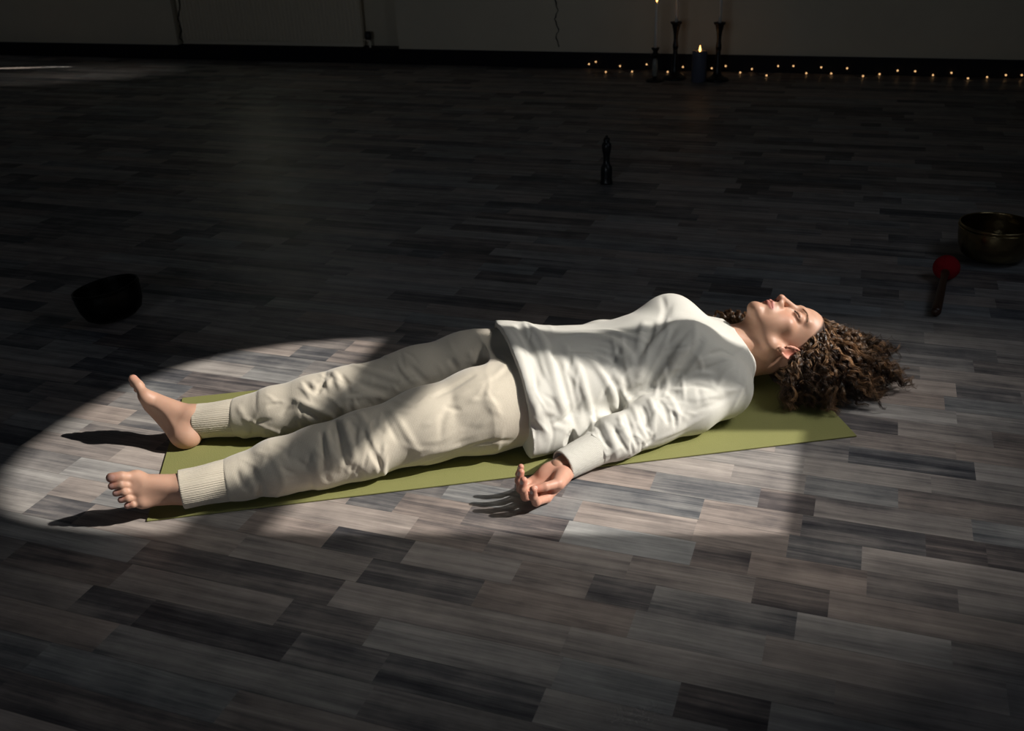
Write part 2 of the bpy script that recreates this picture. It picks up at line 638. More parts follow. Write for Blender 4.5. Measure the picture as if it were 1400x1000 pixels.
class Field:
    """a distance field on a grid; shapes are blended into it and its zero surface becomes a mesh"""
    def __init__(s, lo, hi, vox):
        s.lo = np.array(lo, float)
        s.vox = vox
        s.n = np.ceil((np.array(hi) - s.lo) / vox).astype(int) + 1
        s.D = np.full(tuple(s.n), FAR, np.float32)
        s.ax = [(s.lo[i] + np.arange(s.n[i]) * vox).astype(np.float32) for i in range(3)]

    def win(s, lo, hi):
        a = np.clip(np.floor((np.array(lo) - s.lo) / s.vox).astype(int), 0, s.n)
        b = np.clip(np.ceil((np.array(hi) - s.lo) / s.vox).astype(int) + 1, 0, s.n)
        sl = tuple(slice(a[i], b[i]) for i in range(3))
        X = s.ax[0][sl[0]][:, None, None]
        Y = s.ax[1][sl[1]][None, :, None]
        Z = s.ax[2][sl[2]][None, None, :]
        return sl, X, Y, Z

    def op(s, fn, lo, hi, k=0.01, mode='add'):
        m = max(k, 0.0) + 4 * s.vox + 0.008
        sl, X, Y, Z = s.win(np.array(lo) - m, np.array(hi) + m)
        if min(x.stop - x.start for x in sl) <= 0:
            return
        d = fn(X, Y, Z).astype(np.float32)
        A = s.D[sl]
        if mode == 'add':
            if k > 0:
                h = np.clip(0.5 + 0.5 * (A - d) / k, 0, 1)
                s.D[sl] = A * (1 - h) + d * h - k * h * (1 - h)
            else:
                s.D[sl] = np.minimum(A, d)
        elif mode == 'sub':
            if k > 0:
                h = np.clip(0.5 - 0.5 * (A + d) / k, 0, 1)
                s.D[sl] = A * (1 - h) - d * h + k * h * (1 - h)
            else:
                s.D[sl] = np.maximum(A, -d)

    def cap(s, a, b, ra, rb=None, k=0.01, mode='add'):
        rb = ra if rb is None else rb
        a = np.array(a, float); b = np.array(b, float)
        ba = b - a
        q = max(float(ba @ ba), 1e-12)

        def fn(X, Y, Z):
            x, y, z = X - a[0], Y - a[1], Z - a[2]
            t = np.clip((x * ba[0] + y * ba[1] + z * ba[2]) / q, 0, 1)
            return np.sqrt((x - t * ba[0]) ** 2 + (y - t * ba[1]) ** 2 + (z - t * ba[2]) ** 2) - (ra + (rb - ra) * t)
        r = max(ra, rb)
        s.op(fn, np.minimum(a, b) - r, np.maximum(a, b) + r, k, mode)

    def chain(s, pts, k=0.01, mode='add'):
        """pts: (x, y, z, r)"""
        for p, q in zip(pts[:-1], pts[1:]):
            s.cap(p[:3], q[:3], p[3], q[3], k, mode)

    def ell(s, c, r, R=None, k=0.01, mode='add'):
        c = np.array(c, float); r = np.array(r, float)
        R = np.eye(3) if R is None else np.array(R)       # rows: the ellipsoid's axes

        def fn(X, Y, Z):
            x, y, z = X - c[0], Y - c[1], Z - c[2]
            u = [(x * R[i][0] + y * R[i][1] + z * R[i][2]) for i in range(3)]
            k0 = np.sqrt(sum((u[i] / r[i]) ** 2 for i in range(3)))
            k1 = np.sqrt(sum((u[i] / r[i] ** 2) ** 2 for i in range(3))) + 1e-6
            return k0 * (k0 - 1) / k1
        m = float(r.max())
        s.op(fn, c - m, c + m, k, mode)

    def loft(s, st, k=0.01, power=2.2, mode='add'):
        """st: stations (x, cy, cz, half width, half height) along x"""
        st = np.array(st, float)
        xs = st[:, 0]

        def smooth(x, i):
            return np.interp(x, xs, st[:, i])

        def fn(X, Y, Z):
            x = np.clip(X, xs[0], xs[-1])
            xx = np.linspace(xs[0], xs[-1], 120)
            tab = []
            for i in range(1, 5):
                v = np.interp(xx, xs, st[:, i])
                kk = np.ones(13) / 13
                v = np.convolve(np.pad(v, 6, mode='edge'), kk, 'valid')
                tab.append(np.interp(x, xx, v))
            cy, cz, hw, hh = tab
            q = (np.abs((Y - cy) / hw) ** power + np.abs((Z - cz) / hh) ** power) ** (1 / power)
            d = (q - 1) * np.minimum(hw, hh) * 0.85
            e = np.maximum(xs[0] - X, X - xs[-1])
            return np.maximum(d, e) + 0 * Z
        s.op(fn, [xs[0], (st[:, 1] - st[:, 3]).min(), (st[:, 2] - st[:, 4]).min()], [xs[-1], (st[:, 1] + st[:, 3]).max(), (st[:, 2] + st[:, 4]).max()], k, mode)

    def plane(s, p, n, k=0.004):
        """keep the side n points away from"""
        n = np.array(n, float); n /= np.linalg.norm(n); p = np.array(p, float)
        X, Y, Z = s.ax[0][:, None, None], s.ax[1][None, :, None], s.ax[2][None, None, :]
        d = ((X - p[0]) * n[0] + (Y - p[1]) * n[1] + (Z - p[2]) * n[2]).astype(np.float32)
        h = np.clip(0.5 - 0.5 * (s.D - d) / k, 0, 1)
        s.D = (s.D * (1 - h) + d * h + k * h * (1 - h)).astype(np.float32)

    def sample(s, P):
        P = (np.asarray(P, float) - s.lo) / s.vox
        i = np.floor(P).astype(int)
        fr = P - i
        ok = np.all((i >= 0) & (i < s.n - 1), axis=-1)
        i = np.clip(i, 0, s.n - 2)
        out = 0
        for dx in (0, 1):
            for dy in (0, 1):
                for dz in (0, 1):
                    wgt = (fr[..., 0] if dx else 1 - fr[..., 0]) * (fr[..., 1] if dy else 1 - fr[..., 1]) * (fr[..., 2] if dz else 1 - fr[..., 2])
                    out = out + wgt * s.D[i[..., 0] + dx, i[..., 1] + dy, i[..., 2] + dz]
        return np.where(ok, out, FAR)

    def grad(s, P, e=None):
        e = e or 1.5 * s.vox
        P = np.asarray(P, float)
        g = np.stack([s.sample(P + np.eye(3)[i] * e) - s.sample(P - np.eye(3)[i] * e) for i in range(3)], -1)
        return g / (np.linalg.norm(g, axis=-1, keepdims=True) + 1e-9)

    def hit(s, x, y):
        """where a sight line of the photograph first meets the surface, in the mat frame"""
        d = view_dir_l(x, y)
        d = d / np.linalg.norm(d)
        t = np.arange(1.6, 4.2, s.vox * 0.6)
        P = CAM_L + d * t[:, None]
        v = s.sample(P)
        i = np.argmax(v < 0)
        if not v[i] < 0:
            i = int(np.argmin(v))
            return P[i], v[i] < 0.012
        return P[i], True

    def bumpline(s, C, sig, amp):
        """raise (amp > 0) or sink the surface along a line, fading out at both ends"""
        C = np.asarray(C); m = len(C)
        L_ = np.r_[0, np.cumsum(np.linalg.norm(np.diff(C, axis=0), axis=1))]
        L_ /= L_[-1]
        sg = 3.2 * sig
        sl, X, Y, Z = s.win(C.min(0) - sg, C.max(0) + sg)
        if min(x.stop - x.start for x in sl) <= 0:
            return
        W = np.zeros(s.D[sl].shape, np.float32)
        for i in range(m - 1):
            a, b = C[i], C[i + 1]
            ba = b - a; q = max(float(ba @ ba), 1e-12)
            x, y, z = X - a[0], Y - a[1], Z - a[2]
            t = np.clip((x * ba[0] + y * ba[1] + z * ba[2]) / q, 0, 1)
            d2 = (x - t * ba[0]) ** 2 + (y - t * ba[1]) ** 2 + (z - t * ba[2]) ** 2
            tt = L_[i] + (L_[i + 1] - L_[i]) * t
            fade = np.sin(np.pi * np.clip(tt * 0.94 + 0.03, 0, 1)) ** 0.8
            W = np.maximum(W, np.exp(-d2 / (2 * sig * sig)) * fade)
        s.D[sl] -= (amp * W).astype(np.float32)

    def fold(s, pts, r=0.010, lift=0.005, k=0.018, mode='add'):
        """a crease or a ridge of cloth along a line on the surface"""
        pts = np.array(pts, float)
        tq = np.linspace(0, len(pts) - 1, 4 * (len(pts) - 1) + 1)
        # smooth curve through the measured points
        ctrl = np.stack([np.interp(tq, np.arange(len(pts)), pts[:, i]) for i in (0, 1)], 1)
        for _ in range(2):
            ctrl[1:-1] = 0.25 * ctrl[:-2] + 0.5 * ctrl[1:-1] + 0.25 * ctrl[2:]
        Q = []
        for x, y in ctrl:
            p, ok = s.hit(x, y)
            if ok and (not Q or np.linalg.norm(p - Q[-1]) < 0.06):
                Q.append(p)
        if len(Q) < 3:
            return
        s.bumpline(Q, r * 0.47, lift * 1.15 if mode == 'add' else -lift * 1.15)

    def mesh(s, name, xf=None):
        g = vdb.FloatGrid(FAR)
        g.copyFromArray(s.D, tolerance=0.0)
        pts, quads = g.convertToQuads(isovalue=0.0) if hasattr(g, 'convertToQuads') else (None, None)
        pts = np.asarray(pts, np.float64) * s.vox + s.lo
        quads = np.asarray(quads, np.int64)
        # face outwards
        a, b, c = pts[quads[:400, 0]], pts[quads[:400, 1]], pts[quads[:400, 2]]
        nn = np.cross(b - a, c - a)
        gg = s.grad((a + c) / 2)
        if (nn * gg).sum() < 0:
            quads = quads[:, ::-1]
        return pts, quads


def mesh_from(name, parts):
    """parts: list of (points, quads[, attributes]) -> one mesh"""
    off, P, Q = 0, [], []
    for p, q in parts:
        P.append(p); Q.append(q + off); off += len(p)
    P = np.concatenate(P); Q = np.concatenate(Q)
    me = bpy.data.meshes.new(name)
    me.vertices.add(len(P))
    me.vertices.foreach_set('co', P.astype(np.float32).ravel())
    nv = Q.shape[1]
    me.loops.add(len(Q) * nv)
    me.loops.foreach_set('vertex_index', Q.astype(np.int32).ravel())
    me.polygons.add(len(Q))
    me.polygons.foreach_set('loop_start', np.arange(0, len(Q) * nv, nv, dtype=np.int32))
    me.polygons.foreach_set('loop_total', np.full(len(Q), nv, dtype=np.int32))
    me.update(calc_edges=True)
    me.validate()
    return me, P


def colour_attr(me, name, rgba):
    at = me.color_attributes.new(name, 'FLOAT_COLOR', 'POINT')
    at.data.foreach_set('color', np.asarray(rgba, np.float32).ravel())


def vec_attr(me, name, v):
    at = me.attributes.new(name, 'FLOAT_VECTOR', 'POINT')
    at.data.foreach_set('vector', np.asarray(v, np.float32).ravel())


def seg_dist(P, a, b):
    a = np.array(a, float); b = np.array(b, float)
    t = np.clip(((P - a) @ (b - a)) / ((b - a) @ (b - a)), 0, 1)
    return np.linalg.norm(P - a - t[:, None] * (b - a), axis=1)


# ------------------------------------------------------------------ the lying person (mat frame: x to the head, y to the far side)
person = thing('person', 'barefoot woman with curly brown hair lying on her back in cream sweatshirt and knit trousers', 'person', (MAT_X, MAT_Y, 0), MAT_A)
Z0 = MAT_T + 0.001

# head frame from measured face landmarks
HS = 1.12
H_UP = np.array([0.982, -0.015, -0.19]); H_FR = np.array([0.19, 0.088, 0.978])
H_UP /= np.linalg.norm(H_UP); H_FR -= H_UP * (H_FR @ H_UP); H_FR /= np.linalg.norm(H_FR)
H_LE = np.cross(H_FR, H_UP)          # towards her left ear
if H_LE[1] > 0:
    H_LE = -H_LE
H_R = np.stack([H_LE, H_FR, H_UP], 1) * HS
H_O = np.array([1.672, 0.331, 0.1215])


def head_xf(p):
    return np.asarray(p) @ H_R.T + H_O


def head_inv(p):
    return (np.asarray(p) - H_O) @ np.linalg.inv(H_R).T


def smooth_line(pts, n=13):
    pts = np.array(pts, float)
    q = np.linspace(0, len(pts) - 1, n)
    c = np.stack([np.interp(q, np.arange(len(pts)), pts[:, i]) for i in range(3)], 1)
    c[1:-1] = 0.25 * c[:-2] + 0.5 * c[1:-1] + 0.25 * c[2:]
    return c


def onto(f, P, lift=0.0):
    """slide points onto the surface along its gradient"""
    P = np.array(P, float)
    for _ in range(5):
        P = P - f.grad(P) * (f.sample(P) - lift)[:, None]
    return P


def build_head():
    f = Field((-0.105, -0.125, -0.205), (0.105, 0.135, 0.135), 0.00155)
    f.ell((0, -0.014, 0.032), (0.071, 0.089, 0.080), k=0.01)
    f.ell((0, 0.036, 0.036), (0.060, 0.052, 0.054), k=0.02)
    f.ell((0, 0.030, -0.030), (0.057, 0.058, 0.070), k=0.02)
    for s in (-1, 1):
        f.cap((s * 0.055, -0.004, -0.040), (s * 0.052, 0.006, -0.066), 0.014, 0.014, 0.014)
        f.cap((s * 0.052, 0.006, -0.066), (s * 0.012, 0.074, -0.098), 0.0155, 0.014, 0.020)
        f.ell((s * 0.040, 0.056, -0.028), (0.020, 0.017, 0.014), k=0.018)
        f.ell((s * 0.031, 0.052, -0.056), (0.023, 0.023, 0.026), k=0.02)
        f.cap((s * 0.008, 0.083, 0.020), (s * 0.044, 0.066, 0.022), 0.0085, 0.007, 0.014)
    f.ell((0, 0.033, -0.074), (0.043, 0.043, 0.026), k=0.02)
    for s in (-1, 1):
        f.ell((s * 0.031, 0.0925, 0.000), (0.018, 0.0135, 0.0120), k=0.014, mode='sub')
    # nose
    f.cap((0, 0.083, 0.010), (0, 0.1065, -0.034), 0.0068, 0.0078, 0.010)
    f.ell((0, 0.1085, -0.0395), (0.0092, 0.0092, 0.0080), k=0.006)
    for s in (-1, 1):
        f.ell((s * 0.0112, 0.0930, -0.0415), (0.0074, 0.0118, 0.0088), k=0.008)
        f.ell((s * 0.0062, 0.1015, -0.0500), (0.0034, 0.0058, 0.0034), k=0.002, mode='sub')
    # mouth
    f.ell((0, 0.072, -0.066), (0.030, 0.024, 0.022), k=0.012)
    f.ell((0, 0.076, -0.054), (0.022, 0.0215, 0.012), k=0.012)
    for s in (-1, 1):
        f.cap((s * 0.0225, 0.0855, -0.0665), (s * 0.0065, 0.0965, -0.0620), 0.0030, 0.0046, 0.004)
        f.cap((s * 0.0065, 0.0965, -0.0620), (0, 0.0965, -0.0632), 0.0046, 0.0042, 0.003)
        f.cap((s * 0.0205, 0.0860, -0.0690), (0, 0.0945, -0.0725), 0.0035, 0.0062, 0.004)
    for s in (-1, 1):
        f.cap((s * 0.0240, 0.0895, -0.0672), (s * 0.010, 0.1005, -0.0672), 0.0010, 0.0014, 0.002, 'sub')
        f.cap((s * 0.010, 0.1005, -0.0672), (0, 0.1022, -0.0675), 0.0014, 0.0014, 0.002, 'sub')
    f.cap((0, 0.1010, -0.0545), (0, 0.1005, -0.0590), 0.0022, 0.0022, 0.005, 'sub')
    f.ell((0, 0.1005, -0.0830), (0.016, 0.0075, 0.0045), k=0.010, mode='sub')
    f.ell((0, 0.0765, -0.0970), (0.0175, 0.0140, 0.0130), k=0.014)
    # closed eyes: ball, upper lid fold, lash line
    for s in (-1, 1):
        f.ell((s * 0.0310, 0.0712, -0.0004), (0.0182, 0.0158, 0.0146), k=0.005)
        pts = [(s * 0.0170, 0.0822, -0.0040), (s * 0.0230, 0.0855, -0.0062), (s * 0.0305, 0.0860, -0.0072), (s * 0.0380, 0.0832, -0.0064), (s * 0.0450, 0.0765, -0.0040)]
        pts = onto(f, smooth_line(pts))
        for a, b in zip(pts[:-1], pts[1:]):
            f.cap(a, b, 0.0010, 0.0010, 0.002, 'sub')
        pts = [(s * 0.0180, 0.0845, 0.0050), (s * 0.0250, 0.0860, 0.0088), (s * 0.0330, 0.0850, 0.0098), (s * 0.0420, 0.0790, 0.0070)]
        pts = onto(f, smooth_line(pts))
        for a, b in zip(pts[:-1], pts[1:]):
            f.cap(a, b, 0.0012, 0.0012, 0.003, 'sub')
    # ears
    for s in (-1, 1):
        Re = np.array([[0.94 * s, 0.30, 0.0], [-0.30 * s, 0.92, 0.22], [0.07 * s, -0.22, 0.97]])
        c = np.array([s * 0.0745, -0.006, -0.018])
        f.ell(c, (0.0065, 0.0165, 0.0290), Re, k=0.004)
        f.ell(c + np.array([s * 0.008, 0.001, -0.001]), (0.0060, 0.0105, 0.0195), Re, k=0.003, mode='sub')
        ring = []
        for i in range(15):
            a = math.radians(-60 + i * 20)
            q = Re.T @ np.array([0.0045, -0.0155 * math.cos(a), 0.0275 * math.sin(a)])
            ring.append(c + q)
        for a, b in zip(ring[:-1], ring[1:]):
            f.cap(a, b, 0.0028, 0.0028, 0.002)
        f.ell(c + Re.T @ np.array([0.001, 0.002, -0.029]), (0.005, 0.0075, 0.0085), k=0.003)
        f.cap(c + Re.T @ np.array([0.003, 0.014, 0.003]), c + Re.T @ np.array([0.003, 0.014, -0.006]), 0.004, 0.004, 0.003)
    # neck
    f.cap((0, -0.035, -0.055), (0, -0.058, -0.175), 0.053, 0.060, 0.022)
    f.cap((0, 0.010, -0.080), (0, -0.012, -0.165), 0.036, 0.036, 0.026)
    for s in (-1, 1):
        f.cap((s * 0.050, -0.020, -0.055), (s * 0.016, 0.014, -0.185), 0.010, 0.010, 0.016)
    return f


def build_torso_skin():
    """chest, shoulders, arms, hips and legs under the clothes, one surface with neck and ankles"""
    f = Field((-0.02, -0.12, -0.005), (1.60, 0.72, 0.26), 0.0055)
    f.loft([(0.86, .285, .10, .15, .085), (0.98, .285, .10, .155, .09), (1.12, .288, .10, .125, .082), (1.30, .30, .11, .135, .095), (1.42, .31, .10, .150, .080), (1.50, .32, .09, .09, .055)], k=0.03)
    f.cap((1.44, .16, .08), (1.44, .49, .08), .045, .045, .03)
    f.cap((1.46, .325, .085), head_xf((0, -0.055, -0.14)), .050, .055, .03)
    for pts in LEGS:
        f.chain([(x, y, z, r * 0.70) for x, y, z, r in pts], 0.03)
    f.plane((0, 0, Z0 + .002), (0, 0, -1), 0.006)
    for pts in ARMS:
        f.chain([(x, y, z, r * 0.68) for x, y, z, r in pts], 0.02)
    return f


LEG_L = [(.93, .180, .108, .106), (.80, .160, .106, .103), (.66, .130, .098, .088), (.50, .090, .086, .076), (.40, .074, .078, .070), (.30, .060, .070, .062), (.22, .050, .060, .049)]
LEG_R = [(.93, .385, .108, .106), (.80, .385, .106, .102), (.66, .365, .100, .090), (.47, .338, .088, .077), (.38, .338, .080, .070), (.28, .342, .070, .060), (.21, .350, .060, .049)]
LEGS = [LEG_L + [(.086, .030, .058, .042)], LEG_R + [(.078, .360, .056, .040)]]
ARM_L = [(1.42, .165, .088, .070), (1.34, .118, .072, .062), (1.22, .086, .062, .057), (1.12, .040, .056, .050), (1.05, .008, .048, .042)]
ARM_R = [(1.43, .485, .085, .068), (1.34, .545, .070, .060), (1.22, .580, .062, .056), (1.10, .590, .056, .050), (1.02, .585, .048, .042)]
ARMS = [ARM_L + [(.955, -.040, .040, .034)], ARM_R + [(.94, .575, .040, .034)]]


def foot(ankle, d, n, m, sc, curl, lo, hi):
    """ankle point, toe direction d, instep direction n, big-toe side m"""
    d, n, m = [np.array(v, float) / np.linalg.norm(v) for v in (d, n, m)]
    n = n - d * (n @ d); n /= np.linalg.norm(n)
    m = m - d * (m @ d) - n * (m @ n); m /= np.linalg.norm(m)
    O = np.array(ankle) - sc * (0.052 * d + 0.078 * n)
    T = lambda a, b, c: O + sc * (a * m + b * d + c * n)
    R = np.stack([m, d, n])
    f = Field(lo, hi, 0.0018)
    E = lambda c, r, k=0.01, mode='add': f.ell(T(*c), np.array(r) * sc, R, k, mode)
    Cp = lambda a, b, ra, rb, k=0.01, mode='add': f.cap(T(*a), T(*b), ra * sc, rb * sc, k, mode)
    E((0, .030, .033), (.029, .031, .033))
    Cp((0, .030, .040), (0, .052, .085), .029, .031, .02)
    Cp((0, .018, .045), (0, .026, .120), .012, .012, .02)
    E((.024, .056, .080), (.010, .012, .013), .012)
    E((-.027, .046, .070), (.010, .013, .014), .012)
    Cp((.004, .070, .062), (.012, .150, .030), .031, .022, .024)
    Cp((-.010, .050, .032), (-.024, .150, .020), .025, .018, .022)
    Cp((0, .050, .030), (.004, .150, .020), .026, .019, .02)
    E((.026, .168, .022), (.019, .022, .019), .012)
    E((.002, .166, .020), (.020, .022, .016), .012)
    E((-.028, .148, .016), (.017, .021, .015), .012)
    E((.028, .096, .002), (.020, .040, .016), .018, 'sub')
    for i, x in enumerate((.020, .008, -.004, -.016, -.027)):      # tendons to the toes
        Cp((x * .3, .085, .084 - .006 * abs(i - 1)), (x, .162 - i * .004, .036 - .003 * i), .0035, .0035, .012)
    toes = [((.027, .178, .022), (.027, .204, .026), (.025, .226, .020 + curl), .0125, .0130, .0115),
            ((.009, .178, .021), (.008, .205, .030), (.006, .222, .018), .0085, .0085, .0085),
            ((-.006, .172, .019), (-.008, .197, .028), (-.010, .211, .016), .0080, .0080, .0080),
            ((-.019, .163, .017), (-.023, .186, .025), (-.025, .198, .014), .0078, .0076, .0078),
            ((-.031, .152, .015), (-.036, .172, .020), (-.038, .182, .012), .0076, .0074, .0078)]
    nails = []
    for a, b, c, ra, rb, rc in toes:
        Cp(a, b, ra, rb, .005)
        Cp(b, c, rb, rc, .003)
        nails.append((T(c[0], c[1] + .002, c[2] + rc * .8), rc * sc))
    return f, nails


def hand():
    """her left hand, palm up, fingers loosely curled, thumb over the palm"""
    f = Field((0.78, -0.205, -0.004), (1.01, 0.03, 0.12), 0.00115)
    O = np.array([.964, -.038, .036])
    d = np.array([-.80, -.60, -.12]); d /= np.linalg.norm(d)
    wv = np.array([.58, -.80, -.10]); wv -= d * (wv @ d); wv /= np.linalg.norm(wv)
    up = np.cross(d, wv)
    if up[2] < 0:
        up = -up
    SC = 1.13
    T = lambda a, b, c: O + SC * (a * d + b * wv + c * up)
    f.cap(T(-.03, 0, 0), T(.02, 0, -.002), .024, .023, .01)
    nails = []
    fing = [  # offset across, length to knuckle, phalanges, bends (deg), radii
        (.030, .082, (.040, .024, .019), (26, 66, 92), .0088),
        (.010, .086, (.043, .027, .020), (30, 74, 104), .0090),
        (-.010, .082, (.040, .025, .019), (36, 82, 112), .0086),
        (-.028, .074, (.032, .019, .017), (44, 86, 112), .0076)]
    for k, (b, l, ph, bend, r) in enumerate(fing):
        base = T(l, b, -.008)
        f.cap(T(.0, b * .55, -.003), base, .0165, .0105, .014)
        p = base
        rr = [r * 1.08, r, r * .95, r * .82]
        for j in range(3):
            a = math.radians(bend[j])
            spread = 0.10 * (1 if k == 0 else 0 if k == 1 else -0.08 * k)
            v = d * math.cos(a) + up * math.sin(a) + wv * spread * (1 - j * .3)
            v /= np.linalg.norm(v)
            q = p + v * ph[j] * SC
            f.cap(p, q, rr[j] * SC, rr[j + 1] * SC, .003 if j else .006)
            if j < 2:
                f.ell(q, np.array([1, 1, 1]) * rr[j + 1] * 1.05 * SC, k=.003)
            p = q
            last = v
        back = np.cross(last, wv); back = back if back @ d > 0 else -back
        nails.append((p - last * .003 + back * r * .85, r * .8))
    # heel of the hand, thumb mount, thumb
    f.ell(T(.030, -.016, .004), (.026, .016, .014), np.stack([d, wv, up]), .014)
    f.cap(T(.018, .020, .006), T(.050, .034, .012), .0165, .0150, .014)
    t0, t1, t2, t3 = T(.022, .022, .008), T(.056, .038, .018), T(.088, .032, .028), T(.112, .020, .030)
    f.cap(t0, t1, .0155, .0125, .012)
    f.cap(t1, t2, .0118, .0100, .004)
    f.cap(t2, t3, .0102, .0082, .003)
    v = t3 - t2; v /= np.linalg.norm(v)
    nails.append((t3 - v * .003 + (up * .8 + wv * .5) * .0078, .0080))
    return f, nails


def skin_colour(P, base):
    return np.tile(np.array(base, np.float32), (len(P), 1))


def blend(Cc, w, col):
    w = np.clip(w, 0, 1)[:, None]
    Cc[:, :3] = Cc[:, :3] * (1 - w) + np.array(col)[None, :] * w


SKIN = (0.56, 0.335, 0.235, 1)
parts, cols = [], []
hf = build_head()
p, q = hf.mesh('head')
Cc = skin_colour(p, SKIN)
lip = np.minimum.reduce([seg_dist(p, (s * .0225, .0865, -.0660), (s * .006, .0985, -.0620)) for s in (-1, 1)] + [seg_dist(p, (s * .020, .088, -.0695), (0, .098, -.0730)) for s in (-1, 1)])
blend(Cc, (0.0062 - lip) / 0.002, (0.50, 0.20, 0.16))
ml = np.minimum.reduce([seg_dist(p, (s * .024, .0880, -.0672), (0, .100, -.0674)) for s in (-1, 1)])
blend(Cc, (0.0024 - ml) / 0.0012, (0.22, 0.05, 0.04))
for s in (-1, 1):
    ck = np.linalg.norm(p - np.array([s * .040, .070, -.030]), axis=1)
    blend(Cc, 0.35 * (1 - ck / 0.03), (0.60, 0.27, 0.20))
    pts = [(s * 0.0170, 0.0822, -0.0040), (s * 0.0230, 0.0855, -0.0062), (s * 0.0305, 0.0860, -0.0072), (s * 0.0380, 0.0832, -0.0064), (s * 0.0450, 0.0765, -0.0040)]
    pts = onto(hf, smooth_line(pts))
    e = np.minimum.reduce([seg_dist(p, a, b) for a, b in zip(pts[:-1], pts[1:])])
    blend(Cc, (0.0020 - e) / 0.0010, (0.10, 0.05, 0.035))
    ea = np.linalg.norm((p - np.array([s * .078, -.006, -.018])) / np.array([.02, .02, .034]), axis=1)
    blend(Cc, 0.7 * np.clip(1.25 - ea, 0, 1) / 0.6, (0.60, 0.23, 0.16))
    no = np.linalg.norm(p - np.array([s * .0062, .1035, -.0500]), axis=1)
    blend(Cc, (0.0052 - no) / 0.002, (0.16, 0.05, 0.04))
nt = np.linalg.norm(p - np.array([0, .112, -.040]), axis=1)
blend(Cc, 0.4 * (1 - nt / 0.016), (0.62, 0.25, 0.18))
_u = (p - np.array([0, -.012, .030])) / np.array([.073, .091, .082]); _u /= np.linalg.norm(_u, axis=1, keepdims=True)
_az = np.degrees(np.arctan2(np.abs(_u[:, 0]), _u[:, 1])); _el = np.degrees(np.arcsin(_u[:, 2]))
_mn = np.interp(_az, [0, 25, 40, 55, 68, 82, 92, 105, 125, 180], [26, 23, 15, 2, -10, -22, -15, -22, -42, -48])
blend(Cc, (_el - _mn + 1) / 5, (0.045, 0.022, 0.012))
parts.append((head_xf(p), q if np.linalg.det(H_R) > 0 else q[:, ::-1])); cols.append(Cc)

tf = build_torso_skin()
p, q = tf.mesh('torso')
parts.append((p, q)); cols.append(skin_colour(p, SKIN))

FOOT_R = dict(ankle=(.075, .361, .064), d=(-.57, .55, .61), n=(.77, .44, .46), m=(0, -.72, .69), sc=1.02, curl=.006, lo=(-.19, .24, -.006), hi=(.125, .56, .22))
FOOT_L = dict(ankle=(.112, .022, .062), d=(-.80, -.38, .37), n=(.50, -.70, .43), m=(.0, .50, .84), sc=.97, curl=.004, lo=(-.19, -.13, -.006), hi=(.14, .18, .20))
for i, spec in enumerate((FOOT_R, FOOT_L)):
    ff, nails = foot(**spec)
    leg = LEGS[1 - i]
    ff.cap(np.array(leg[-1][:3]) + [.01, 0, 0], np.array(leg[-2][:3]), .031, .036, .02)
    ff.plane((0, 0, Z0), (0, 0, -1), 0.006)
    ff.plane((.17, 0, 0), (1, 0, 0), 0.004)
    a_, b_ = np.array(leg[-1][:3]), np.array(leg[-2][:3]); dv_ = (b_ - a_) / np.linalg.norm(b_ - a_)
    X, Y, Z = ff.ax[0][:, None, None], ff.ax[1][None, :, None], ff.ax[2][None, None, :]
    al_ = (X - a_[0]) * dv_[0] + (Y - a_[1]) * dv_[1] + (Z - a_[2]) * dv_[2]
    ra_ = np.sqrt(np.maximum((X - a_[0]) ** 2 + (Y - a_[1]) ** 2 + (Z - a_[2]) ** 2 - al_ ** 2, 0))
    lim = ra_ - .0375 - np.clip(.004 - al_, 0, 1) * 1.2
    ff.D = np.where(al_ > (.014 if i == 0 else -.012), np.maximum(ff.D, lim), ff.D).astype(np.float32)
    low = ff.D.min(axis=(0, 1)); zz = ff.ax[2][np.argmax(low < 0)]
    p, q = ff.mesh('foot')
    print('foot', i, 'lowest z', zz, 'big toe', nails[0][0])
    Cc = skin_colour(p, (0.58, 0.36, 0.26, 1))
    dd = np.array(spec['d']); nn = np.array(spec['n'])
    A = np.array(spec['ankle'])
    hl = np.linalg.norm(p - (A - .03 * dd - .08 * nn), axis=1)
    blend(Cc, 0.5 * (1 - hl / 0.05), (0.62, 0.25, 0.15))
    for c, r in nails:
        blend(Cc, 0.55 * (1 - np.linalg.norm(p - c, axis=1) / (r * 2.0)), (0.62, 0.20, 0.14))
        blend(Cc, 0.8 * (0.75 * r - np.linalg.norm(p - c, axis=1)) / (0.15 * r), (0.62, 0.36, 0.30))
    parts.append((p, q)); cols.append(Cc)

ff, nails = hand()
low = ff.D.min(axis=(0, 1)); print('hand low', ff.ax[2][np.argmax(low < 0)], 'tips', [n_[0].round(3) for n_ in nails])
p, q = ff.mesh('hand')
Cc = skin_colour(p, (0.60, 0.33, 0.24, 1))
for c, r in nails:
    blend(Cc, 0.65 * (1 - np.linalg.norm(p - c, axis=1) / (r * 2.6)), (0.66, 0.20, 0.13))
    blend(Cc, 0.9 * (0.85 * r - np.linalg.norm(p - c, axis=1)) / (0.15 * r), (0.78, 0.58, 0.50))
parts.append((p, q)); cols.append(Cc)

me, P = mesh_from('body', parts)
colour_attr(me, 'tint', np.concatenate(cols))


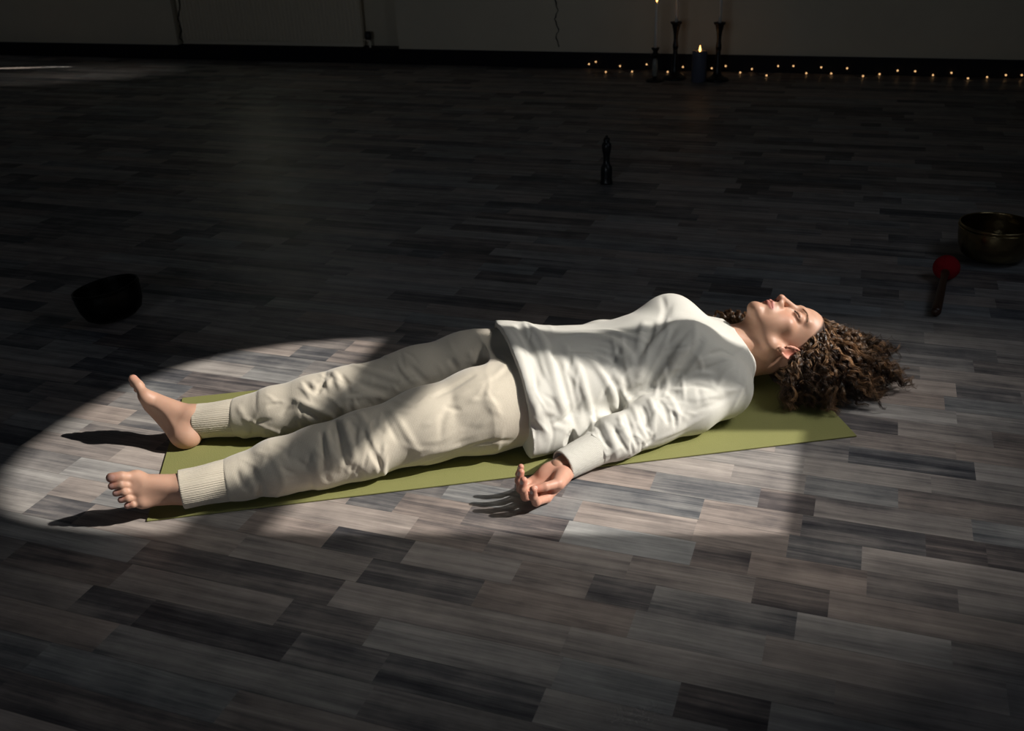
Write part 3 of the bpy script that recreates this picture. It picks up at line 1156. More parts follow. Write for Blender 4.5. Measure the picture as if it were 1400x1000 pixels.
def skin_material():
    m = material('skin', SKIN, 0.48, spec=0.4)
    t = NT(m)
    at = t.n('ShaderNodeAttribute', attribute_name='tint')
    tc = t.n('ShaderNodeTexCoord')
    n1 = t.noise(tc.outputs['Object'], 45.0, 4.0, 0.6)
    n2 = t.noise(tc.outputs['Object'], 700.0, 2.0, 0.6)
    c = t.mix(t.math('MULTIPLY', n1.outputs[0], 0.5), at.outputs['Color'], (0.88, 0.72, 0.66, 1), 'MULTIPLY')
    t.l(c, t.b.inputs['Base Color'])
    t.b.inputs['Subsurface Weight'].default_value = 0.12
    t.b.inputs['Subsurface Radius'].default_value = (0.012, 0.005, 0.003)
    t.b.inputs['Subsurface Scale'].default_value = 0.5
    t.l(t.bump(n2.outputs[0], 0.12, 0.0006), t.b.inputs['Normal'])
    return m


M_SKIN = skin_material()
body = link_mesh('body', me, M_SKIN, person)

# ---------------------------------------------------------------- trousers
def ripple(f, amp, seed, freq=(22, 22, 22)):
    """gentle unevenness of cloth"""
    r = np.random.default_rng(seed)
    X, Y, Z = f.ax[0][:, None, None], f.ax[1][None, :, None], f.ax[2][None, None, :]
    N = 0
    for i in range(6):
        k = r.normal(size=3) * np.array(freq)
        N = N + np.sin(X * k[0] + Y * k[1] + Z * k[2] + r.uniform(0, 6.28) + 1.5 * np.sin(Y * k[0] * .5 + X * k[2] * .6))
    f.D = (f.D + amp * N / 3).astype(np.float32)


def floor_cut(f, z=Z0):
    f.plane((0, 0, z), (0, 0, -1), 0.012)


def crumple(f, seed, regions):
    """many short shallow creases; regions: (number, x span, y span, mean direction, spread, length span, width span, depth)"""
    r = np.random.default_rng(seed)
    for n, xs, ys, ang, spread, ls, ws, depth in regions:
        for _ in range(n):
            c = np.array([r.uniform(*xs), r.uniform(*ys)])
            a = math.radians(ang + r.normal() * spread)
            d = np.array([math.cos(a), math.sin(a)]) * r.uniform(*ls) / 2
            b = np.array([-d[1], d[0]]) * r.uniform(-.35, .35)
            sgn = 1 if r.uniform() < .5 else -1
            f.fold([c - d, c + b, c + d], r.uniform(*ws), sgn * depth * r.uniform(.4, 1.3))


pf = Field((0.03, -0.09, -0.004), (1.16, 0.60, 0.255), 0.003)
pf.loft([(0.84, .285, .108, .19, .10), (0.93, .285, .108, .192, .106), (1.02, .285, .106, .178, .102), (1.14, .285, .104, .160, .098)], k=0.03)
for L_ in (LEG_L, LEG_R):
    pf.chain(L_, 0.035)
for L_ in LEGS:
    pf.cap(L_[-2][:3], L_[-1][:3], .054, .036, .02)
ripple(pf, 0.0011, 5)
FOLDS_P = [
    # near knee: a fan of deep creases
    ('add', [(470, 575), (478, 600), (486, 632)], .012, 0.011), ('sub', [(458, 575), (466, 603), (470, 632)], .008, 0.011),
    ('add', [(447, 590), (452, 615), (458, 640)], .011, 0.011), ('sub', [(440, 592), (444, 618), (449, 646)], .008, 0.010),
    ('add', [(488, 562), (505, 585), (512, 618)], .013, .006), ('sub', [(498, 590), (507, 614), (520, 640)], .010, 0.008),
    ('add', [(530, 556), (545, 575), (560, 600), (575, 622)], .013, .004), ('add', [(425, 610), (432, 632), (436, 655)], .011, .004),
    ('sub', [(520, 562), (532, 582), (545, 606)], .010, .003),
    # outer side of the near thigh
    ('add', [(585, 622), (620, 612), (660, 600)], .014, .005), ('sub', [(550, 648), (580, 635), (610, 624)], .010, .004),
    ('add', [(540, 640), (570, 628), (600, 612)], .012, .003), ('sub', [(640, 610), (670, 604), (700, 602)], .009, .003),
    # far knee
    ('add', [(455, 508), (462, 520), (466, 534)], .011, .008), ('sub', [(466, 512), (474, 524), (478, 540)], .009, .007),
    ('add', [(480, 498), (500, 506), (520, 512), (545, 520)], .014, .007), ('sub', [(485, 520), (505, 530), (530, 535)], .012, .007),
    ('add', [(470, 545), (500, 540), (530, 545), (560, 552)], .010, .005), ('sub', [(445, 520), (440, 530), (430, 540)], .009, .004),
    ('add', [(400, 545), (430, 558), (455, 570), (472, 578)], .012, .006), ('sub', [(410, 560), (435, 570), (455, 580)], .010, .005),
    ('add', [(425, 530), (440, 525), (455, 520)], .010, .004),
    ('add', [(545, 500), (560, 520), (580, 535)], .012, .003), ('sub', [(560, 500), (580, 520), (598, 535)], .012, .004),
    # crease where the legs part
    ('sub', [(615, 490), (625, 505), (632, 520)], .012, .006), ('add', [(640, 480), (650, 498), (655, 510)], .012, .004),
    ('sub', [(655, 478), (665, 492), (668, 503)], .012, .005), ('sub', [(590, 545), (620, 530), (650, 512)], .012, .005),
    # shins
    ('add', [(330, 600), (345, 585), (352, 566)], .010, .003), ('sub', [(340, 588), (352, 578), (372, 574)], .009, .004),
    ('add', [(330, 570), (350, 580), (375, 590), (392, 596)], .010, .004),
    ('add', [(330, 640), (345, 660), (350, 682)], .012, .003), ('sub', [(345, 640), (358, 660), (362, 680)], .010, .003),
    ('add', [(370, 620), (385, 645), (390, 670)], .012, .003),
]
for mode, pts, r, lift in FOLDS_P:
    pf.fold(pts, r, lift, 0.016, mode)
crumple(pf, 31, [
    (46, (430, 530), (570, 650), 84, 24, (14, 42), (.006, .011), .0034),
    (30, (410, 510), (500, 590), 70, 30, (12, 34), (.006, .010), .0032),
    (26, (530, 700), (500, 610), 160, 30, (25, 60), (.009, .015), .0018),
    (22, (520, 680), (470, 560), 60, 35, (20, 45), (.008, .013), .0022),
    (22, (325, 430), (585, 690), 75, 40, (14, 36), (.007, .012), .0020),
    (18, (325, 420), (545, 600), 20, 40, (14, 36), (.007, .012), .0022)])
floor_cut(pf)
for L_ in LEGS:      # ends where the cuff starts
    a = np.array(L_[-1][:3]); b = np.array(L_[-2][:3])
    nn = (a - b) / np.linalg.norm(a - b)
    e = a + (b - a) / np.linalg.norm(b - a) * 0.095
    sl, X, Y, Z = pf.win((0, a[1] - .09, 0), (0.20, a[1] + .09, .2))
    dpl = (X - e[0]) * nn[0] + (Y - e[1]) * nn[1] + (Z - e[2]) * nn[2]
    _h = np.clip(0.5 - 0.5 * (pf.D[sl] - dpl) / .007, 0, 1)
    pf.D[sl] = (pf.D[sl] * (1 - _h) + dpl * _h + .007 * _h * (1 - _h)).astype(np.float32)


def limb_coords(P, chains):
    """(along, round) coordinates in metres for knitted rows"""
    best = np.full(len(P), 9.0); out = np.zeros((len(P), 3))
    for ch in chains:
        acc = 0
        for a, b in zip(ch[:-1], ch[1:]):
            a3, b3 = np.array(a[:3]), np.array(b[:3])
            L_ = np.linalg.norm(b3 - a3)
            dv = (b3 - a3) / L_
            tt = np.clip((P - a3) @ dv, 0, L_)
            dd = np.linalg.norm(P - a3 - tt[:, None] * dv, axis=1) - (a[3] + b[3]) / 2
            s1 = np.cross(dv, [0, 0, 1]); s1 /= np.linalg.norm(s1)
            s2 = np.cross(dv, s1)
            rel = P - a3 - tt[:, None] * dv
            th = np.arctan2(rel @ s2, rel @ s1)
            w_ = dd < best
            best = np.where(w_, dd, best)
            o = np.stack([acc + (P - a3) @ dv, th * 0.055, th], 1)
            out = np.where(w_[:, None], o, out)
            acc += L_
    return out


def knit_material(name, col, col2, rows, ribs, strength, fuzz=0.3):
    m = material(name, col, 0.92, spec=0.1)
    t = NT(m)
    at = t.n('ShaderNodeAttribute', attribute_name='cloth')
    tc = t.n('ShaderNodeTexCoord')
    sp = t.n('ShaderNodeSeparateXYZ')
    t.l(at.outputs['Vector'], sp.inputs[0])
    n1 = t.noise(tc.outputs['Object'], 22.0, 4.0, 0.6)
    n2 = t.noise(tc.outputs['Object'], 900.0, 2.0, 0.7)
    n3 = t.noise(tc.outputs['Object'], 260.0, 3.0, 0.7)
    h = None
    if ribs:
        wv = t.math('SINE', t.math('MULTIPLY', sp.outputs[1], 2 * math.pi / ribs))
        h = t.math('MULTIPLY', wv, 0.5)
    if rows:
        wv2 = t.math('SINE', t.math('MULTIPLY', sp.outputs[0], 2 * math.pi / rows))
        wv2 = t.math('MULTIPLY_ADD', t.math('SUBTRACT', n3.outputs[0], 0.5), 2.0, wv2)
        h = t.math('MULTIPLY', wv2, 0.4) if h is None else t.math('MULTIPLY_ADD', wv2, 0.25, h)
    h = t.math('MULTIPLY_ADD', n3.outputs[0], 0.6, h) if h is not None else n3.outputs[0]
    c = t.mix(n1.outputs[0], col, col2)
    c = t.mix(t.math('MULTIPLY', t.math('SUBTRACT', 1.0, n3.outputs[0]), 0.35), c, (0.72, 0.66, 0.56, 1), 'MULTIPLY')
    t.l(c, t.b.inputs['Base Color'])
    t.b.inputs['Sheen Weight'].default_value = fuzz
    t.b.inputs['Sheen Roughness'].default_value = 0.5
    b1 = t.bump(n2.outputs[0], 0.35, 0.0008)
    t.l(t.bump(h, strength, 0.0012, b1), t.b.inputs['Normal'])
    return m


OAT, OAT2 = (0.74, 0.68, 0.57, 1), (0.66, 0.60, 0.495, 1)
M_PANTS = knit_material('oatmeal_knit', OAT, OAT2, 0.0036, 0.0, 0.12)
M_PCUFF = knit_material('oatmeal_rib', (0.68, 0.62, 0.51, 1), OAT2, 0.0, 0.0052, 0.4)
# ---------------------------------------------------------------- sweatshirt
sf = Field((0.83, -0.10, -0.004), (1.64, 0.70, 0.325), 0.0028)
sf.loft([(0.86, .285, .120, .232, .128), (0.93, .285, .119, .224, .124), (1.03, .290, .113, .192, .110), (1.12, .292, .112, .172, .106), (1.20, .296, .116, .166, .112), (1.30, .302, .124, .166, .122), (1.38, .308, .122, .170, .118), (1.45, .315, .112, .170, .098), (1.515, .322, .100, .125, .078)], k=0.02, power=2.3)
sf.cap((1.435, .165, .092), (1.435, .485, .092), .076, .076, .03)
sf.cap((1.49, .245, .105), (1.49, .405, .105), .060, .060, .03)
sf.ell((1.350, .225, .188), (.072, .070, .060), k=.045)
sf.ell((1.360, .392, .196), (.072, .070, .068), k=.045)
sf.cap((.895, .070, .046), (1.08, .105, .046), .036, .034, .04)
sf.chain(ARM_L, .03)
sf.chain(ARM_R, .03)
ripple(sf, 0.0016, 9, (26, 26, 26))
FOLDS_S = [
    # hem bunched up over the hip
    ('add', [(690, 450), (708, 480), (720, 520), (732, 560), (748, 598)], .016, .009), ('sub', [(708, 444), (722, 468), (732, 490), (740, 515)], .013, .012),
    ('add', [(718, 440), (740, 462), (752, 490), (760, 530), (772, 575)], .016, .010), ('sub', [(748, 468), (764, 500), (778, 545), (788, 585)], .013, .006),
    ('add', [(770, 470), (790, 500), (800, 540), (812, 580)], .014, .006), ('sub', [(775, 500), (785, 535), (790, 570)], .012, .004),
    # curved folds over the belly
    ('add', [(760, 462), (800, 458), (840, 466), (860, 485), (868, 505)], .016, .008), ('sub', [(780, 480), (815, 478), (840, 490), (855, 510)], .014, .006),
    ('add', [(770, 480), (805, 490), (825, 512), (838, 540), (842, 565)], .015, .006), ('sub', [(820, 500), (845, 530), (852, 560)], .013, .004),
    ('add', [(790, 452), (830, 452), (865, 462), (890, 470)], .013, .005), ('sub', [(840, 450), (870, 455), (900, 452)], .012, .004),
    # from the chest to the armpit
    ('add', [(925, 440), (900, 462), (882, 490), (872, 520)], .016, .009), ('sub', [(938, 455), (915, 480), (898, 508), (886, 535)], .014, .009),
    ('add', [(945, 470), (925, 490), (912, 515), (905, 538)], .013, .007), ('sub', [(960, 465), (945, 490), (928, 515)], .014, .010),
    ('add', [(880, 440), (875, 460), (872, 480)], .013, .006), ('sub', [(893, 440), (888, 462), (880, 482)], .012, .005),
    ('sub', [(905, 405), (910, 422), (908, 440)], .012, .004),
    # shoulder seam and upper arm
    ('add', [(960, 500), (985, 490), (1005, 492)], .011, .006), ('sub', [(970, 485), (990, 480), (1004, 488)], .010, .006),
    ('add', [(935, 520), (950, 510), (975, 512)], .010, .004), ('sub', [(930, 532), (950, 525), (972, 532)], .010, .005),
    ('add', [(1000, 560), (1012, 540), (1022, 515)], .010, .003),
    # elbow and forearm: many short cross creases
    ('sub', [(902, 548), (912, 562), (914, 580)], .009, .008), ('add', [(912, 540), (925, 560), (926, 582)], .012, .005),
    ('add', [(888, 545), (896, 566), (893, 590)], .011, .008), ('sub', [(878, 556), (884, 572), (880, 590)], .008, .008),
    ('add', [(866, 556), (872, 578), (884, 602)], .011, .007), ('sub', [(856, 566), (864, 592), (872, 612)], .008, .007),
    ('add', [(846, 568), (850, 586), (860, 602)], .009, .006), ('sub', [(838, 582), (846, 600), (858, 618)], .007, .006),
    ('add', [(826, 578), (836, 600), (846, 625)], .011, .006), ('sub', [(820, 592), (826, 604), (834, 614)], .007, .005),
    ('add', [(808, 592), (812, 606), (822, 622)], .008, .006), ('sub', [(803, 600), (806, 616), (814, 634)], .006, .005),
    ('add', [(835, 590), (860, 584), (880, 572)], .009, .004), ('sub', [(884, 608), (891, 602), (894, 594)], .007, .009),
    ('add', [(815, 628), (835, 620), (852, 610)], .008, .004), ('add', [(895, 602), (930, 588), (965, 568)], .010, .004),
    ('sub', [(918, 562), (924, 572), (923, 584)], .008, .006), ('add', [(940, 548), (965, 545), (990, 535)], .012, .004),
    ('sub', [(950, 560), (975, 555), (1000, 540)], .012, .003),
]
for mode, pts, r, lift in FOLDS_S:
    sf.fold(pts, r, lift, 0.016, mode)
crumple(sf, 77, [
    (30, (800, 900), (555, 640), 78, 32, (12, 34), (.005, .010), .0026),
    (30, (900, 1020), (480, 580), 150, 40, (16, 44), (.007, .012), .0024),
    (26, (730, 860), (450, 600), 72, 35, (25, 60), (.008, .014), .0022),
    (24, (840, 950), (430, 540), 115, 30, (25, 55), (.008, .014), .0024),
    (14, (690, 760), (445, 600), 75, 18, (25, 60), (.006, .010), .0022)])
floor_cut(sf)
# the hem leans over the hip, and the shirt is hollow below it
hem_p = np.array([0.895, 0.30, 0.20]); 
A_, B_, C_ = np.array([.885, .44, .215]), np.array([.900, .10, .115]), np.array([.930, .03, .02])
hn = np.cross(B_ - A_, C_ - A_); hn /= np.linalg.norm(hn)
hn = hn if hn[0] < 0 else -hn
SHIRT_D = sf.D.copy()
# cut with a gently waved edge
X, Y, Z = sf.ax[0][:, None, None], sf.ax[1][None, :, None], sf.ax[2][None, None, :]
hx = np.interp(sf.ax[1], [-.10, 0.0, .08, .18, .30, .40, .50, .60], [.925, .922, .902, .893, .888, .882, .888, .90])
hemx = hx[None, :, None] + 0.05 * np.clip(0.10 - Z, 0, 1) - 0.010 * np.exp(-((Z - .03) / .03) ** 2)
d = (hemx - X).astype(np.float32)
own = (Y > -0.02) | (X > 1.0)
sf.D = np.where(own, np.maximum(sf.D, d), sf.D).astype(np.float32)
# opening at the bottom
sl, X, Y, Z = sf.win((.84, .02, 0), (.955, .60, .30))
q_ = (np.abs((Y - .285) / .217) ** 2.3 + np.abs((Z - .115) / .114) ** 2.3) ** (1 / 2.3)
hx2 = np.interp(sf.ax[1][sl[1]], [-.10, 0.0, .08, .18, .30, .40, .50, .60], [.925, .922, .902, .893, .888, .882, .888, .90])[None, :, None]
inn = np.maximum((q_ - 1) * .10, X - hx2 - 0.018)
sf.D[sl] = np.maximum(sf.D[sl], -inn.astype(np.float32))
# neck opening
NB = head_xf((0, -0.055, -0.145)); NT_ = head_xf((0, -0.040, -0.07))
nd = (NT_ - NB) / np.linalg.norm(NT_ - NB)
sf.cap(NB - nd * .015, NT_ + nd * .08, .068, .066, .006, 'sub')
# sleeve ends
for A in ARMS:
    a = np.array(A[-2][:3]); b = np.array(A[-1][:3])
    nn = (b - a) / np.linalg.norm(b - a)
    sl, X, Y, Z = sf.win((.85, a[1] - .09, 0), (a[0] + .05, a[1] + .09, .12))
    dpl = (X - a[0]) * nn[0] + (Y - a[1]) * nn[1] + (Z - a[2]) * nn[2]
    near = (np.sqrt((X - a[0]) ** 2 + (Y - a[1]) ** 2 + (Z - a[2]) ** 2) < .075)
    sf.D[sl] = np.where(near, np.maximum(sf.D[sl], dpl), sf.D[sl])
p, q = sf.mesh('shirt')
CRM, CRM2 = (0.72, 0.715, 0.67, 1), (0.68, 0.67, 0.62, 1)
M_SHIRT = knit_material('cream_jersey', CRM, CRM2, 0.0028, 0.0, 0.05, 0.15)
M_SCUFF = knit_material('cream_rib', (0.72, 0.71, 0.65, 1), CRM2, 0.0, 0.0036, 0.5, 0.15)
me, P = mesh_from('sweatshirt', [(p, q)])
vec_attr(me, 'cloth', limb_coords(P, [ARM_L, [(1.5, .30, .10, .15), (.9, .29, .10, .15)]]))
shirt = link_mesh('sweatshirt', me, M_SHIRT, person)
for A in ARMS:
    a = np.array(A[-2][:3]); b = np.array(A[-1][:3])
    dv = (b - a) / np.linalg.norm(b - a)
    s0, e0 = a - dv * .012, b - dv * .012
    cf = Field(np.minimum(s0, e0) - .07, np.maximum(s0, e0) + .07, 0.0018)
    cf.cap(s0, e0, .0425, .0375, 0)
    cf.plane(e0, dv, 0.005)
    cf.plane(s0, -dv, 0.005)
    s1 = np.cross(dv, [0, 0, 1]); s1 /= np.linalg.norm(s1); s2 = np.cross(dv, s1)
    X, Y, Z = cf.ax[0][:, None, None], cf.ax[1][None, :, None], cf.ax[2][None, None, :]
    rx, ry, rz = X - a[0], Y - a[1], Z - a[2]
    th = np.arctan2(rx * s2[0] + ry * s2[1] + rz * s2[2], rx * s1[0] + ry * s1[1] + rz * s1[2])
    cf.D = (cf.D + 0.0005 * np.cos(th * 60)).astype(np.float32)
    cf.cap(e0 + dv * .03, e0 - dv * .010, .0330, .0330, 0.002, 'sub')
    cf.plane((0, 0, 0.0012), (0, 0, -1), 0.008)
    p, q = cf.mesh('cuff')
    me, P = mesh_from('sleeve_cuff', [(p, q)])
    vec_attr(me, 'cloth', limb_coords(P, [[(*s0, .04), (*e0, .04)]]))
    link_mesh('cuff', me, M_SCUFF, shirt)
# neckband: a flat ribbed ring round the opening
nf = Field(NB - .12, NB + .12, 0.002)
ring = []
u1 = np.cross(nd, [0, 1, 0]); u1 /= np.linalg.norm(u1); u2 = np.cross(nd, u1)
for i in range(37):
    a = 2 * math.pi * i / 36
    c = NB + nd * .012 + (u1 * math.cos(a) + u2 * math.sin(a)) * .069
    rad_ = u1 * math.cos(a) + u2 * math.sin(a)
    ts = np.arange(.10, -.10, -.001)
    vals = sf.sample(NB + rad_ * .0705 + nd * ts[:, None])
    j = int(np.argmax(vals < 0))
    ring.append(NB + rad_ * .0690 + nd * (ts[j] - .001) if vals[j] < 0 else None)
good = [k_ for k_, r_ in enumerate(ring) if r_ is not None]
hts = [float((ring[k_] - NB) @ nd) for k_ in good]
hh = np.interp(np.arange(37), good, hts)
for _ in range(6):
    hh = np.r_[hh[-2], hh, hh[1]]
    hh = 0.25 * hh[:-2] + 0.5 * hh[1:-1] + 0.25 * hh[2:]
print('neck ring', len(good), hh.round(3))
ring = [NB + (u1 * math.cos(2 * math.pi * k_ / 36) + u2 * math.sin(2 * math.pi * k_ / 36)) * .0690 + nd * hh[k_] for k_ in range(37)]
ring[36] = ring[0]
for a, b in zip(ring[:-1], ring[1:]):
    nf.cap(a, b, .0060, .0060, .003)
    nf.cap(a - nd * .010, b - nd * .010, .0060, .0060, .003)
p, q = nf.mesh('neckband')
me, P = mesh_from('neckband', [(p, q)])
vec_attr(me, 'cloth', np.stack([P[:, 0], np.arctan2((P - NB) @ u2, (P - NB) @ u1) * .07, P[:, 2]], 1))
link_mesh('neckband', me, M_SCUFF, shirt)

# the trousers stay just inside the shirt above the hem
sl, X, Y, Z = pf.win((.895, -.1, 0), (1.2, .6, .3))
G = np.stack(np.broadcast_arrays(X, Y, Z), -1).astype(np.float32)
_keep = sf.D; sf.D = SHIRT_D
sd = sf.sample(G)
sf.D = _keep
w_ = np.clip((X - .895) / .03, 0, 1)
pf.D[sl] = np.maximum(pf.D[sl], (sd + 0.0105) * w_ + pf.D[sl] * (1 - w_)).astype(np.float32)
p, q = pf.mesh('pants')
me, P = mesh_from('trousers', [(p, q)])
vec_attr(me, 'cloth', limb_coords(P, LEGS))
trousers = link_mesh('trousers', me, M_PANTS, person)

for L_ in LEGS:
    a = np.array(L_[-1][:3]); b = np.array(L_[-2][:3])
    dv = (a - b) / np.linalg.norm(a - b)
    s0 = a - dv * 0.110
    e0 = a - dv * -0.004
    cf = Field(np.minimum(s0, e0) - .075, np.maximum(s0, e0) + .075, 0.0015)
    cf.cap(s0, e0, .0490, .0445, 0)
    s1 = np.cross(dv, [0, 0, 1]); s1 /= np.linalg.norm(s1); s2 = np.cross(dv, s1)
    X, Y, Z = cf.ax[0][:, None, None], cf.ax[1][None, :, None], cf.ax[2][None, None, :]
    rx, ry, rz = X - a[0], Y - a[1], Z - a[2]
    al = rx * dv[0] + ry * dv[1] + rz * dv[2]
    th = np.arctan2(rx * s2[0] + ry * s2[1] + rz * s2[2], rx * s1[0] + ry * s1[1] + rz * s1[2])
    cf.D = (cf.D + 0.0006 * np.cos(th * 54) + 0.0010 * np.sin(al * 60 + th * 2)).astype(np.float32)
    cf.plane(e0, dv, 0.004)
    cf.plane(s0, -dv, 0.004)
    inner = Field(cf.lo, cf.lo + (cf.n - 1) * cf.vox, cf.vox)
    cf.cap(e0 + dv * .03, e0 - dv * .008, .0385, .0385, 0.002, 'sub')
    cf.plane((0, 0, Z0), (0, 0, -1), 0.008)
    p, q = cf.mesh('cuff')
    me, P = mesh_from('trouser_cuff', [(p, q)])
    vec_attr(me, 'cloth', limb_coords(P, [L_[-2:]]))
    link_mesh('cuff', me, M_PCUFF, trousers)



# ---------------------------------------------------------------- hair
def strand_mesh(name, paths, radii, tints, mat, parent, sides=3):
    """paths (n, m, 3) tapering strands as one mesh"""
    n, m, _ = paths.shape
    T = np.gradient(paths, axis=1)
    T /= np.linalg.norm(T, axis=2, keepdims=True) + 1e-12
    ref = np.array([0.3, 0.5, 0.81]); ref /= np.linalg.norm(ref)
    U = np.cross(T, ref); U /= np.linalg.norm(U, axis=2, keepdims=True) + 1e-12
    V = np.cross(T, U)
    k = np.arange(sides) * 2 * np.pi / sides
    P = paths[:, :, None, :] + radii[:, :, None, None] * (U[:, :, None, :] * np.cos(k)[None, None, :, None] + V[:, :, None, :] * np.sin(k)[None, None, :, None])
    P = P.reshape(-1, 3)
    idx = np.arange(n * m * sides).reshape(n, m, sides)
    a = idx[:, :-1, :]; b = idx[:, 1:, :]
    Q = np.stack([a, np.roll(a, -1, axis=2), np.roll(b, -1, axis=2), b], -1).reshape(-1, 4)
    me, _p = mesh_from(name, [(P, Q)])
    colour_attr(me, 'tint', np.repeat(tints.reshape(n, 1, 4), m * sides, axis=1).reshape(-1, 4))
    return link_mesh(name, me, mat, parent)


def hair_material():
    m = material('curly_hair', (0.06, 0.03, 0.015, 1), 0.32, spec=0.6)
    t = NT(m)
    at = t.n('ShaderNodeAttribute', attribute_name='tint')
    t.l(at.outputs['Color'], t.b.inputs['Base Color'])
    return m


M_HAIR = hair_material()
HC = np.array([0, -0.012, 0.030]); HRAD = np.array([0.073, 0.091, 0.082])
WH = np.linalg.inv(H_R)
hr = np.random.default_rng(21)


def hair_min_el(az):
    return np.interp(az, [0, 25, 40, 55, 68, 82, 92, 105, 125, 180], [26, 23, 15, 2, -10, -22, -15, -22, -42, -48])


roots = []
while len(roots) < 520:
    u = hr.normal(size=3); u /= np.linalg.norm(u)
    az = math.degrees(math.atan2(abs(u[0]), u[1])); el = math.degrees(math.asin(u[2]))
    if el > hair_min_el(az) - (hr.uniform() * 2):
        roots.append(u)
# extra ones along the hairline
for i in range(90):
    az = hr.uniform(-85, 85)
    el = math.radians(hair_min_el(abs(az)) + hr.uniform(0.5, 4)); a = math.radians(az)
    roots.append(np.array([math.sin(a) * math.cos(el), math.cos(a) * math.cos(el), math.sin(el)]))
NS, NP = 17, 46
allp, allr, allc = [], [], []
tt = np.linspace(0, 1, NP)
for ri, u0 in enumerate(roots):
    side = u0[0] + hr.normal() * 0.30            # + : her left, towards the camera
    back = hr.uniform()
    phi = np.interp(side, [-1.0, -0.5, 0.0, 0.42, 0.85], [44, 20, -20, -62, -108]) + hr.normal() * 14
    phi = float(np.clip(phi, -112, 56))
    R_ = np.interp(phi, [-115, -90, -60, -30, -5, 20, 45, 60], [.18, .21, .25, .31, .345, .335, .27, .22]) * (0.60 + 0.42 * hr.uniform() ** 0.55) * (1 + 0.07 * math.sin(phi * 0.21) + 0.05 * math.sin(phi * 0.47 + 1))
    f_ = math.radians(phi)
    ctr = np.array([1.672, 0.335])
    end = np.array([ctr[0] + R_ * math.cos(f_), ctr[1] + R_ * math.sin(f_), 0])
    full = np.interp(phi, [-115, -90, -60, -30, -5, 20, 45, 60], [.18, .21, .25, .31, .345, .335, .27, .22])
    hmax = 0.105 * max(0.0, 1.12 - R_ / full) + 0.045
    end[2] = 0.010 + hr.uniform() ** 1.2 * hmax
    ld = np.array([math.cos(f_), math.sin(f_), -0.30 + 0.65 * hr.uniform()])
    u1 = (WH @ ld) / HRAD; u1 /= np.linalg.norm(u1)
    rho = 1.02 + 0.09 * hr.uniform()
    mid = u0 + u1 + np.array([0.10 * np.sign(u0[0]), -0.15, 0.45])
    mid /= np.linalg.norm(mid)
    sp = []
    m1 = 20
    for s in np.linspace(0, 1, m1):
        v = u0 * (1 - s) ** 2 + 2 * s * (1 - s) * mid + u1 * s * s
        v /= np.linalg.norm(v)
        sp.append(head_xf(HC + HRAD * v * (1.0 + (rho - 1.0 + 0.09 * s) * min(1, s * 4 + 0.15))))
    sp = np.array(sp)
    sp[:, 2] = np.maximum(sp[:, 2], 0.012)
    last = sp[-1]; dirv = sp[-1] - sp[-3]; dirv /= np.linalg.norm(dirv)
    outd = np.array([math.cos(f_), math.sin(f_), 0.1])
    c1 = last + (dirv * .35 + outd * .65) * 0.35 * np.linalg.norm(end - last)
    c2 = end - outd * 0.25 * np.linalg.norm(end - last) + np.array([0, 0, 0.02 * hr.uniform()])
    m2 = 26
    s = np.linspace(0, 1, m2 + 1)[1:, None]
    tail = last * (1 - s) ** 3 + 3 * s * (1 - s) ** 2 * c1 + 3 * s * s * (1 - s) * c2 + s ** 3 * end
    path = np.concatenate([sp, tail])
    seg = np.r_[0, np.cumsum(np.linalg.norm(np.diff(path, axis=0), axis=1))]
    L_ = seg[-1]
    q = np.linspace(0, L_, NP)
    path = np.stack([np.interp(q, seg, path[:, i]) for i in range(3)], 1)
    T = np.gradient(path, axis=0); T /= np.linalg.norm(T, axis=1, keepdims=True)
    U = np.cross(T, [0.2, 0.3, 0.93]); U /= np.linalg.norm(U, axis=1, keepdims=True)
    V = np.cross(T, U)
    wl = hr.uniform(0.032, 0.058)
    amp = hr.uniform(0.0035, 0.0085) * np.interp(q, [0, 0.02, 0.10, 0.3], [0.1, 0.4, 1.0, 1.25])
    ph0 = hr.uniform(0, 6.28); sg = 1 if hr.uniform() > 0.5 else -1
    shade = hr.uniform()
    base = np.array([0.034, 0.015, 0.007]) * (1 - shade) + np.array([0.46, 0.26, 0.13]) * shade ** 2.2
    for k in range(NS):
        ph = ph0 + hr.normal() * 0.14
        a1 = amp * hr.uniform(0.88, 1.14)
        th = sg * 2 * np.pi * q / (wl * hr.uniform(0.988, 1.012)) + ph
        ow = hr.normal(size=2) * 0.0015
        spread = np.interp(q / L_, [0, .3, 1], [0.8, 1.0, 1.9])
        stray = (hr.normal(size=3) * 0.010 * (q / L_)[:, None] ** 2) if hr.uniform() < 0.06 else 0
        p_ = path + U * (a1 * np.cos(th) + ow[0] * spread)[:, None] + V * (a1 * np.sin(th) + ow[1] * spread)[:, None] + stray
        p_[:, 2] = np.maximum(p_[:, 2], 0.0062 + 0.002 * hr.uniform())
        if hr.uniform() < 0.3:      # some strands end early
            cutn = int(NP * hr.uniform(0.7, 0.98))
            qq = np.linspace(0, cutn - 1, NP)
            p_ = np.stack([np.interp(qq, np.arange(NP), p_[:, i]) for i in range(3)], 1)
        allp.append(p_)
        allr.append(0.00078 * np.interp(tt, [0, .1, .8, 1], [0.9, 1.0, 0.9, 0.25]))
        cc = base * hr.uniform(0.75, 1.3)
        allc.append([*cc, 1])
